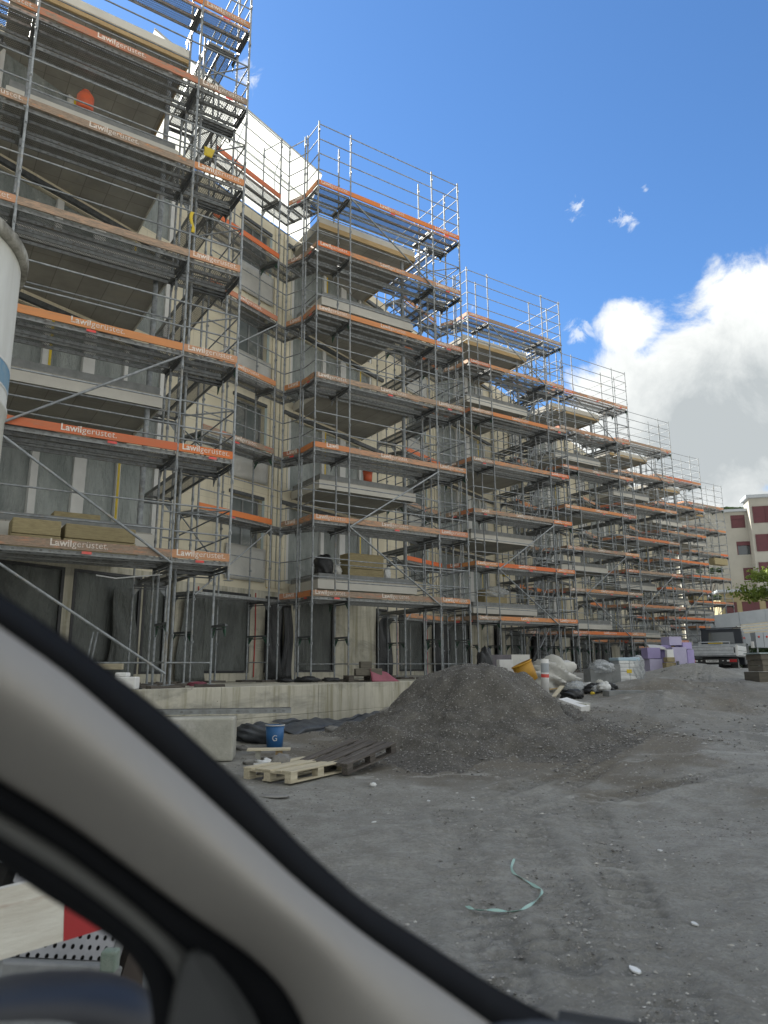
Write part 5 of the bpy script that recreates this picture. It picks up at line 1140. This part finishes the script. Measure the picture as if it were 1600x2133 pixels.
# barrier, perforated panel and post seen through the side window
def side_things():
    def wp(px, py, Y): return at(px, py, Y)
    def board(name, label, cat, a, b_, h, th, mats, cut=None):
        d = b_-a; L = d.length; X = d.normalized(); Z = Vector((0,0,1)); Z = (Z-X*X.z).normalized(); Yv = Z.cross(X)
        mt = Matrix(((X.x,Yv.x,Z.x,a.x),(X.y,Yv.y,Z.y,a.y),(X.z,Yv.z,Z.z,a.z),(0,0,0,1)))
        return L, mt
    worn = simple('worn_white_barrier_paint', (.66,.65,.58), (.50,.47,.40), .6, 0, 3, (1,6,6), .2, c3=(.36,.24,.18), lo=.4, hi=.7)
    red = simple('barrier_red', (.42,.03,.035), (.36,.03,.03), .5, 0, 3, bmp=.05)
    a = wp(-260, 2080, 2.35); b_ = wp(117, 1965, 2.75); c = wp(420, 1872, 3.07)
    L, mt = board('', '', '', a, c, 0, 0, None); L1 = (b_-a).length
    S = thing('barrier_board', 'worn red and white striped barrier board outside the side window', 'barrier'); S.matrix_basis = mt
    put('white_stripe', G().box(0, L1, 0, .028, 0, .215).mesh('white_stripe', worn), S); put('red_stripe', G().box(L1+.0005, L, -.001, .029, -.001, .216).mesh('red_stripe', red), S)
    put('foot', G().box(-.05, .05, .03, .08, -1.2, .1).mesh('foot', M['steel']), S, T(.3,0,0)); put('foot', G().box(-.05, .05, .03, .08, -1.2, .1).mesh('foot', M['steel']), S, T(L-.15,0,0))
    # perforated machine cover
    met = perforated('perforated_grey_cover', (.42,.43,.45), (.30,.31,.33), .05, .042, .21, .25, True, .1, axes=(0,2))
    A = wp(-60, 2075, 3.2); Bp = wp(207, 2075, 3.75); L, mt = board('', '', '', A, Bp, 0, 0, None)
    S = thing('machine_cover', 'dented grey machine housing with round vent holes behind the barrier', 'machine housing'); S.matrix_basis = mt
    put('vent_panel', G().add([(0,0,.14),(L,0,.14),(L,0,.62),(0,0,.62)], [(0,1,2,3)]).mesh('vent_panel', met), S)
    put('dark_core', G().box(0, L-.01, .06, .5, .0, .62).mesh('dark_core', M['void']), S)
    put('bottom_ledge', G().box(-.2, L, -.10, .05, .06, .135).mesh('bottom_ledge', M['concrete_up']), S, bevel=.01); put('corner_strip', G().box(L+.001, L+.035, -.01, .5, .0, .66).mesh('corner_strip', M['concrete_up']), S, bevel=.004)
    put('top_panel', G().box(-3, L, -.012, .4, .47, 1.25).mesh('top_panel', M['bluegrey']), S); put('base', G().box(-.6, L, -.05, .5, -1.2, .055).mesh('base', M['steel_dark']), S)
    p0 = wp(228, 2022, 3.55); o = put('clamp', G().box(-.035,.035,-.03,.03,0,.085).mesh('clamp', simple('pale_green_clamp', (.20,.27,.22), (.28,.33,.28), .6, 0, 20, bmp=.4)), None, T(*p0), bevel=.008); tag(o, 'pale green clamp at the corner of the machine housing', 'clamp')
    rust = simple('rusty_dark_sheet', (.075,.06,.05), (.045,.04,.035), .7, .1, 3, (1,1,.3), .2)
    A = wp(226, 2125, 3.9); Bp = wp(420, 2125, 4.4); L, mt = board('', '', '', A, Bp, 0, 0, None); S = put('dark_sheet', G().box(0, L, 0, .05, -1.0, .75).mesh('dark_sheet', rust), None, mt); tag(S, 'rusty dark brown steel sheet right of the machine housing', 'steel sheet')
    q = wp(309, 2100, 3.8); r = random.Random(3); g = G()
    for i in range(16): g.box(-.028, .028, -.012, .012, i*.024, i*.024+.017, 0, EUL(0,0,0,0,0,r.uniform(-.3,.3)))
    g.tube([(0,0,-.8),(0,0,.42)], .012, 6); g.box(-.06,.05,-.02,.02,-.08,0)
    o = put('red_fence_post', g.mesh('red_fence_post', simple('bright_red_plastic', (.55,.03,.04), (.45,.03,.035), .5, 0, 8, bmp=.1)), None, T(*q)); tag(o, 'bright red ribbed plastic post seen past the door frame', 'post')
side_things()
# ------------------------------------------------------------------ neighbours and far things
def leaves(n, ctr, rad, size, seed, squash=1.0, shell=.4):
    r = np.random.default_rng(seed); k = r.normal(size=(n, 3)); k /= np.linalg.norm(k, axis=1)[:, None]; R_ = rad*(shell+(1-shell)*r.random(n))[:, None]
    c = np.array(ctr)[None]+k*R_*np.array([1,1,squash]); nrm = r.normal(size=(n, 3)); nrm /= np.linalg.norm(nrm, axis=1)[:, None]
    t = np.cross(nrm, r.normal(size=(n, 3))); t /= np.linalg.norm(t, axis=1)[:, None]; b = np.cross(nrm, t); s = size*r.uniform(.6, 1.3, (n, 1))
    return np.stack([c-t*s, c-b*s*.55, c+t*s, c+b*s*.55], 1).reshape(-1, 3)
def leaf_mesh(name, vs, mat_):
    n = len(vs)//4; return arr_mesh(name, vs, (np.arange(n*4).reshape(-1, 4)), mat_, False)
def leaf_mat(name, c1, c2):
    m, nt, b, out = new_mat(name); v = coords(nt, (1,1,1), True); n = noi(nt, v, 2.2, 4, .7); col = mixc(nt, rng_(nt, n, .35, .65), c1, c2); nt.links.new(col, b.inputs['Base Color']); b.inputs['Roughness'].default_value = .5
    tl = nd(nt, 'ShaderNodeBsdfTranslucent'); nt.links.new(col, tl.inputs[0]); mx = nd(nt, 'ShaderNodeMixShader'); mx.inputs[0].default_value = .4; nt.links.new(b.outputs[0], mx.inputs[1]); nt.links.new(tl.outputs[0], mx.inputs[2]); nt.links.new(mx.outputs[0], out.inputs[0]); return m
LF1 = leaf_mat('sun_tinted_leaves', (.24,.30,.05), (.16,.22,.04)); LF2 = leaf_mat('dark_leaves', (.035,.06,.022), (.05,.085,.03)); BARK = simple('bark', (.09,.075,.06), (.06,.05,.04), .9, 0, 8, bmp=.4)  # LF1: leaf colour brightened to stand in for sunlight on the tree
def neighbour():
    Y = 84.0; m = Y/1505.0
    lx = lambda px, Y_=Y: ray(px, 1388).x*Y_
    def zz(px, py, Y_=Y): return HC+ray(px, py).z*Y_
    x0 = lx(1440); zr = zz(1520, 1074); S = thing('neighbour_house', 'pale four storey house with dark red shutters beyond the scaffolding', 'house', (x0, Y, 1.3), math.radians(-14)); ca = math.cos(math.radians(14))
    X = lambda px: (lx(px)-x0)/ca*(1.02+.0*px)
    Z = lambda py: zz(1540, py)-1.3
    wm = M['neighbour']; wb = X(1572)
    # facade with real openings
    wins = [(1541,1567,1079,1105,1), (1547,1573,1133,1160,0), (1554,1580,1187,1212,1)]
    g = G(); a = X(1440); segs = sorted(wins, key=lambda w: -w[3])
    zc = 0
    for (p0, p1, t_, b_, sh) in segs:
        g.box(a, wb, 0, .3, zc, Z(b_)); g.box(a, X(p0), 0, .3, Z(b_), Z(t_)); g.box(X(p1), wb, 0, .3, Z(b_), Z(t_)); zc = Z(t_)
    g.box(a, wb, 0, .3, zc, Z(1072)); put('wall', g.mesh('wall', wm), S); put('core', G().box(a+.2, wb+14, .8, 12, 0, Z(1074)).mesh('core', wm), S)
    put('roof_edge', G().box(a-.2, wb-.01, -.35, 12, Z(1072)+.01, Z(1067)).mesh('roof_edge', M['bluegrey']), S)
    for (p0, p1, t_, b_, sh) in wins:
        w_ = put('window', G().box(X(p0), X(p1), .12, .2, Z(b_), Z(t_)).mesh('window', M['glass']), S)
        if sh: put('shutter', G().box(X(p0)+.02, X(p1)-.02, .03, .11, Z(b_)+.02, Z(t_)-.02).mesh('shutter', M['maroon']), w_)
        put('shutter_box', G().box(X(p0), X(p1), -.04, .10, Z(t_)-.45, Z(t_)).mesh('shutter_box', M['maroon']), w_)
        for x_ in (X(p0), X(p1)-.09): put('jamb', G().box(x_, x_+.09, -.03, .119, Z(b_), Z(t_)-.451).mesh('jamb', M['maroon']), w_)
    # projecting bay at the right
    g = G(); g.box(wb, wb+12, -1.4, 1, 0, Z(1058)+.4); put('bay_wall', g.mesh('bay_wall', wm), S); put('bay_roof_edge', G().box(wb-.3, wb+12.2, -1.8, 1.2, Z(1058)+.41, Z(1058)+.75).mesh('bay_roof_edge', M['bluegrey']), S)
    for t_, b_ in ((1068,1101), (1124,1158), (1180,1212)):
        put('bay_shutter', G().box(wb+.35, wb+4.5, -1.46, -1.40, Z(b_), Z(t_)).mesh('bay_shutter', M['maroon']), S)
        for q in range(3): put('shutter_post', G().box(wb+.3+q*1.3, wb+.42+q*1.3, -1.52, -1.461, Z(b_), Z(t_)).mesh('shutter_post', M['maroon']), S)
    # grass tufts on the flat roof
    vs = leaves(500, (X(1510), 1.5, Z(1066)+.25), 1.0, .2, 5, .35); vs[:, 0] = (vs[:, 0]-X(1510))*4+X(1510); o = put('roof_plant', leaf_mesh('roof_plant', vs, LF2), S)
    S2 = thing('annex', 'low ochre annex with dark red doors in front of the pale house', 'annex', (lx(1515,74), 74, 1.3), math.radians(-14)); k = 74/1505
    h = HC+ray(1560,1229).z*74-1.3
    put('wall', G().box(0, 14, 0, 6, 0, h-.25).mesh('wall', M['ochre']), S2); put('roof_edge', G().box(-.3, 14, -.5, 6, h-.25, h).mesh('roof_edge', M['bluegrey']), S2)
    for a_, b_ in ((.4, 1.5), (2.0, 3.6), (4.2, 5.5)): put('door', G().box(a_, b_, -.06, -.002, .2, h-1.25).mesh('door', M['maroon']), S2)
neighbour()
def far_bits():
    def Zp(px, py, Y): return HC+ray(px, py).z*Y
    # pale hoarding between the tower and the hedge
    Y = 58; x0 = ray(1440,1388).x*Y; S = thing('site_hoarding', 'long pale blue-grey hoarding with a sloping top behind the truck', 'hoarding', (x0, Y, 1.2), math.radians(-6))
    w_ = 2.0
    for i in range(6):
        za = Zp(1500+i*24, 1288-i*6, Y)-1.2; zb = Zp(1500+(i+1)*24, 1288-(i+1)*6, Y)-1.2
        put('panel', G().add([(i*w_+.01,0,-.4),((i+1)*w_-.01,0,-.4),((i+1)*w_-.01,0,zb),(i*w_+.01,0,za),(i*w_+.01,.08,-.4),((i+1)*w_-.01,.08,-.4),((i+1)*w_-.01,.08,zb),(i*w_+.01,.08,za)], [(0,1,2,3),(7,6,5,4),(0,4,5,1),(1,5,6,2),(2,6,7,3),(3,7,4,0)]).mesh('panel', M['white_foam'] if False else M['bluegrey']), S)
    # timber and gutters stacked in the light
    for i in range(7):
        Y = 50+i*.3; a = ray(1500+i*9, 1388).x*Y; z = Zp(1550, 1322-i*3, Y)
        o = put('long_board', G().box(0, 6.5, 0, .2, 0, .10).mesh('long_board', M['alu'] if i % 2 else M['wood_light']), None, EUL(a, Y, z, 0, -.045-.01*i, .05)); tag(o, ['lowest', 'second lowest', 'third lowest', 'middle', 'third highest', 'second highest', 'highest'][i]+' long board of the rack stacked behind the truck', 'board', 'long boards racked behind the truck')
    S = thing('storage_rack', 'low steel rack carrying long boards behind the truck', 'rack', (ray(1520,1388).x*50, 50, 1.3))
    for x in (.5, 3, 5.5): put('upright', G().box(x, x+.1, -.1, 2.4, 0, Zp(1550,1324,50)-1.3).mesh('upright', M['steel_dark']), S)
    # hedge
    rr = random.Random(2)
    vs = []
    for i in range(26): vs.append(leaves(420, (ray(1548+i*9,1388).x*44+rr.uniform(-.2,.2), 44+rr.uniform(-.4,.5), 1.35+rr.uniform(.3,1.5)), .62, .07, 100+i, .8))
    o = put('hedge', leaf_mesh('hedge', np.concatenate(vs), LF2)); tag(o, 'dark clipped hedge behind the truck with sunlit top leaves', 'hedge')
    # grey electrical cabinet on legs
    Y = 36; x = ray(1581,1388).x*Y; zt = Zp(1590,1317,Y); zb = Zp(1590,1349,Y); S = thing('electric_cabinet', 'grey site electricity cabinet on legs at the right edge', 'cabinet', (x, Y, 1.3))
    put('body', G().box(0, 1.6, 0, .5, zb-1.3, zt-1.3).mesh('body', M['bluegrey']), S, bevel=.01); put('door_gap', G().box(.38,.395,-.004,.0-.001,zb-1.28,zt-1.32).mesh('door_gap', M['rubber']), S)
    for xx in (.02, 1.5): put('leg', G().box(xx, xx+.06, .02, .08, -.1, zb-1.301).mesh('leg', M['steel']), S)
    for xx in (.16, .55): put('warning_disc', G().lathe([(.001,0),(.055,0),(.055,.004),(.001,.004)], 20).mesh('warning_disc', M['red_pipe']), S, T(xx,-.006,zt-1.3-.22) @ Matrix.Rotation(math.pi/2,4,'X'))
    # tree at the right edge and dark conifer behind the last tower
    def tree(label, name, px, Y, zb, H, cr, n, mat_, cat='tree', clumps=26, ls=.10, seed=1, low=.35):
        x = ray(px,1388).x*Y; S = thing(name, label, cat, (x, Y, zb)); r = random.Random(seed)
        g = G(); g.tube([(0,0,-.3),(.05,0,H*.3),(-.05,.05,H*.6),(.05,0,H*.9)], [.17,.14,.09,.03], 9)
        vs = []
        for i in range(clumps):
            a = r.uniform(0, 6.283); q = cr*math.sqrt(r.random()); z = H*(low+(1-low)*r.random()); c = (q*math.cos(a), q*math.sin(a), z)
            g.tube([(0,0,z*.7),(c[0]*.5,c[1]*.5,z*.88),c], [.05,.03,.012], 5); vs.append(leaves(n, c, r.uniform(.5,.9)*cr*.42, ls, seed*100+i, .55, .15))
        put('trunk', g.mesh('trunk', BARK), S); put('crown', leaf_mesh('crown', np.concatenate(vs), mat_), S); return S
    tree('leafy yellow-green tree reaching in from the right edge', 'broadleaf_tree', 1672, 38, 1.3, 5.4, 2.6, 230, LF1, clumps=40, ls=.10, seed=3, low=.62)
    tree('dark evergreen half hidden behind the farthest tower', 'evergreen_tree', 1497, 70, 1.3, 9.5, 1.1, 320, LF2, clumps=34, ls=.16, seed=8, low=.05)
far_bits()

# ------------------------------------------------------------------ the van we sit in: windscreen pillar, seals, door frame and mirror
def van():
    S = thing('van', 'beige windscreen pillar, black seals and wing mirror of the van the photo is taken from', 'van', (0, 0, HC-.4))
    inv = T(0, 0, -(HC-.4))
    AX = np.array([.77, .64])
    def curve(pts):
        p = np.array(pts, float); w = p@AX; q = p@np.array([-.64, .77])
        ws = np.linspace(-160, 2450, 90); qs = np.interp(ws, w, q)
        s0 = (q[1]-q[0])/(w[1]-w[0]); s1 = (q[-1]-q[-2])/(w[-1]-w[-2]); qs = np.where(ws < w[0], q[0]+(ws-w[0])*s0, qs); qs = np.where(ws > w[-1], q[-1]+(ws-w[-1])*s1, qs)
        for _ in range(3): qs[1:-1] = (qs[:-2]+2*qs[1:-1]+qs[2:])/4
        return ws, qs
    Aq = curve([(0,1234),(137,1327),(344,1485),(516,1643),(619,1753),(756,1877),(894,1966),(1031,2056),(1150,2118)])
    Bq = curve([(0,1306),(137,1402),(344,1581),(516,1739),(619,1836),(756,1946),(894,2042),(1010,2125)])
    Cq = curve([(0,1629),(137,1712),(275,1815),(412,1918),(516,1987),(584,2049),(619,2104),(632,2140)])
    Dq = curve([(0,1691),(137,1774),(275,1877),(385,1975),(450,2040),(500,2090),(530,2140)])
    Eq = curve([(0,1746),(137,1829),(240,1904),(330,1980),(372,2040),(385,2090),(392,2140)])
    Fq = curve([(0,1801),(83,1860),(206,1935),(275,1987),(309,2042),(320,2090),(320,2140)])
    def depth(w): return .50+.30*w/2300
    def pt(w, q, dd=0):
        px = .77*w-.64*q; py = .64*w+.77*q; s = (.77**2+.64**2); px /= s; py /= s
        r = ray(px, py).normalized(); return Vector((0,0,HC))+r*(depth(w)+dd)
    def loft(name, C0, C1, prof, mat_, parent=S, sub=None):
        n = len(prof); v = []; f = []; W = C0[0]
        for i, w in enumerate(W):
            for (t, dd) in prof: q = C0[1][i]*(1-t)+C1[1][i]*t; v.append(tuple(inv @ pt(w, q, dd)))
        for i in range(len(W)-1):
            for j in range(n-1): f.append((i*n+j, i*n+j+1, (i+1)*n+j+1, (i+1)*n+j))
        return put(name, arr_mesh(name, v, f, mat_), parent)
    ar = lambda n, t0, t1, d0, bul, d1: [(t0+(t1-t0)*i/n, d0+(d1-d0)*i/n-bul*math.sin(math.pi*i/n)) for i in range(n+1)]
    trim = simple('beige_pillar_trim', (.27,.262,.245), (.26,.252,.236), .85, 0, 60, bmp=.05, jitter=0); seal = simple('black_window_seal', (.006,.007,.009), (.008,.009,.011), .9, 0, 20, bmp=.05, jitter=0, spec=.15)
    grey = simple('grey_door_trim', (.10,.103,.10), (.095,.098,.095), .6, 0, 30, bmp=.03, jitter=0)
    loft('windscreen_seal', Aq, Bq, ar(10, .04, 1.0, .035, .012, .006), seal)
    loft('pillar_trim', Bq, Cq, [(0,.006)]+[(.01+.98*i/26, -.075*math.sin(math.pi*(i/26)**.72)+.028*(i/26)) for i in range(27)]+[(1,.045)], trim)
    loft('door_gasket', Cq, Dq, ar(10, -.02, 1.02, .026, .010, .03), seal)
    loft('door_frame_trim', Dq, Eq, ar(10, 0, 1, .034, .010, .036), grey)
    loft('side_window_seal', Eq, Fq, ar(8, 0, 1, .034, .008, .05), seal)
    # outer skin of the pillar, so that it has its real thickness
    loft('pillar_outer_skin', Aq, Fq, [(0,.037),(.05,.075),(.5,.10),(.95,.09),(1,.052)], M['truck_dark'])
    # triangular mirror cover panel at the foot of the door frame
    def quad(name, pts, dds, mat_, bulge=0):
        v = [tuple(inv @ (Vector((0,0,HC))+ray(a, b_).normalized()*d)) for (a, b_), d in zip(pts, dds)]
        return put(name, G().add(v, [tuple(range(len(v)))]).mesh(name, mat_), S, solid=.012)
    quad('mirror_cover_panel', [(372,2010),(388,1984),(406,1976),(432,1990),(475,2040),(515,2100),(560,2200),(560,2300),(300,2300),(345,2150)], [.70,.70,.70,.71,.72,.73,.74,.74,.72,.71], simple('dark_mirror_panel', (.022,.025,.027), (.025,.028,.03), .6, 0, 40, bmp=.05))
    # wing mirror
    r_c = at(75, 2205, 1.0); Mm = T(r_c.x, r_c.y, r_c.z-(HC-.4)) 
    hx = (ray(318,2120).x-ray(-230,2120).x)*.97/2
    v = []; f = []; n, m_ = 26, 40
    for i in range(n+1):
        th = -math.pi/2+math.pi*i/n
        for j in range(m_):
            a = 2*math.pi*j/m_; e = .62; sg = lambda x: math.copysign(abs(x)**e, x)
            x = hx*sg(math.cos(a))*max(math.cos(th),0)**.45; z = .09*sg(math.sin(a))*max(math.cos(th),0)**.45*(1+.0*x); y = .07*math.sin(th)
            z += -.018*(x/hx)**2*(1 if z > 0 else 0)
            v.append((x, y, z))
    for i in range(n):
        for j in range(m_): f.append((i*m_+j, i*m_+(j+1) % m_, (i+1)*m_+(j+1) % m_, (i+1)*m_+j))
    hs = put('mirror_housing', arr_mesh('mirror_housing', v, f, simple('blue_black_housing', (.013,.015,.020), (.015,.017,.022), .45, 0, 20, bmp=.03)), S, Mm @ RZ(.12))
    mm, nt, b, o_ = new_mat('mirror_silver'); b.inputs['Metallic'].default_value = 1; b.inputs['Roughness'].default_value = .02; b.inputs['Base Color'].default_value = (.75,.78,.8,1)
    gl = []; 
    for j in range(40):
        a = 2*math.pi*j/40; gl.append((.8*hx*math.copysign(abs(math.cos(a))**.5, math.cos(a)), -.0715, .071*math.copysign(abs(math.sin(a))**.5, math.sin(a))))
    put('mirror_glass', G().add(gl, [tuple(range(40))]).mesh('mirror_glass', mm), hs, T(-.035, 0, 0))
    put('mirror_arm', G().box(-.02, .16, -.02, .03, -.10, -.03).mesh('mirror_arm', M['rubber']), hs, T(hx-.06, 0, 0))
    # dashboard top and bonnet edge just below the view
    db = simple('dashboard_plastic', (.03,.034,.038), (.034,.038,.042), .6, 0, 50, bmp=.05)
    v = [tuple(inv @ (Vector((0,0,HC))+ray(a, b_).normalized()*d)) for (a, b_), d in zip([(1075,2122),(1180,2128),(1290,2143),(1500,2200),(1750,2260),(1750,2700),(500,2700),(560,2260)], [.80,.82,.84,.88,.95,.6,.5,.62])]
    put('dashboard', G().add(v, [tuple(range(8))]).mesh('dashboard', db), S)
    g = G(); a_, b_, c_, d_ = [inv @ (Vector((0,0,HC))+ray(*p).normalized()*d) for p, d in (((1165,2104),1.2),((1345,2131),1.25),((1700,2200),1.3),((1150,2200),1.2))]
    put('bonnet_edge', G().add([tuple(a_), tuple(b_), tuple(c_), tuple(d_)], [(0,1,2,3)]).mesh('bonnet_edge', M['truck_dark']), S)
    # windscreen: thin clear pane from the pillar to the right
    wm_ = bpy.data.materials.new('clear_windscreen_glass'); wm_.use_nodes = True; nt = wm_.node_tree
    for q in list(nt.nodes): nt.nodes.remove(q)
    ou = nt.nodes.new('ShaderNodeOutputMaterial'); tr = nt.nodes.new('ShaderNodeBsdfTransparent'); tr.inputs[0].default_value = (.98,.985,.98,1); nt.links.new(tr.outputs[0], ou.inputs[0])
    top = [(-80,1180),(-80,-300),(1750,-300),(1750,2215),(1290,2128),(1040,2070)]; dd = [.535,.50,.62,.96,.85,.70]
    v = [tuple(inv @ (Vector((0,0,HC))+ray(a, b_).normalized()*d)) for (a, b_), d in zip(top, dd)]
    put('windscreen', G().add(v, [(0,1,2,3,4,5)]).mesh('windscreen', wm_), S)
van()
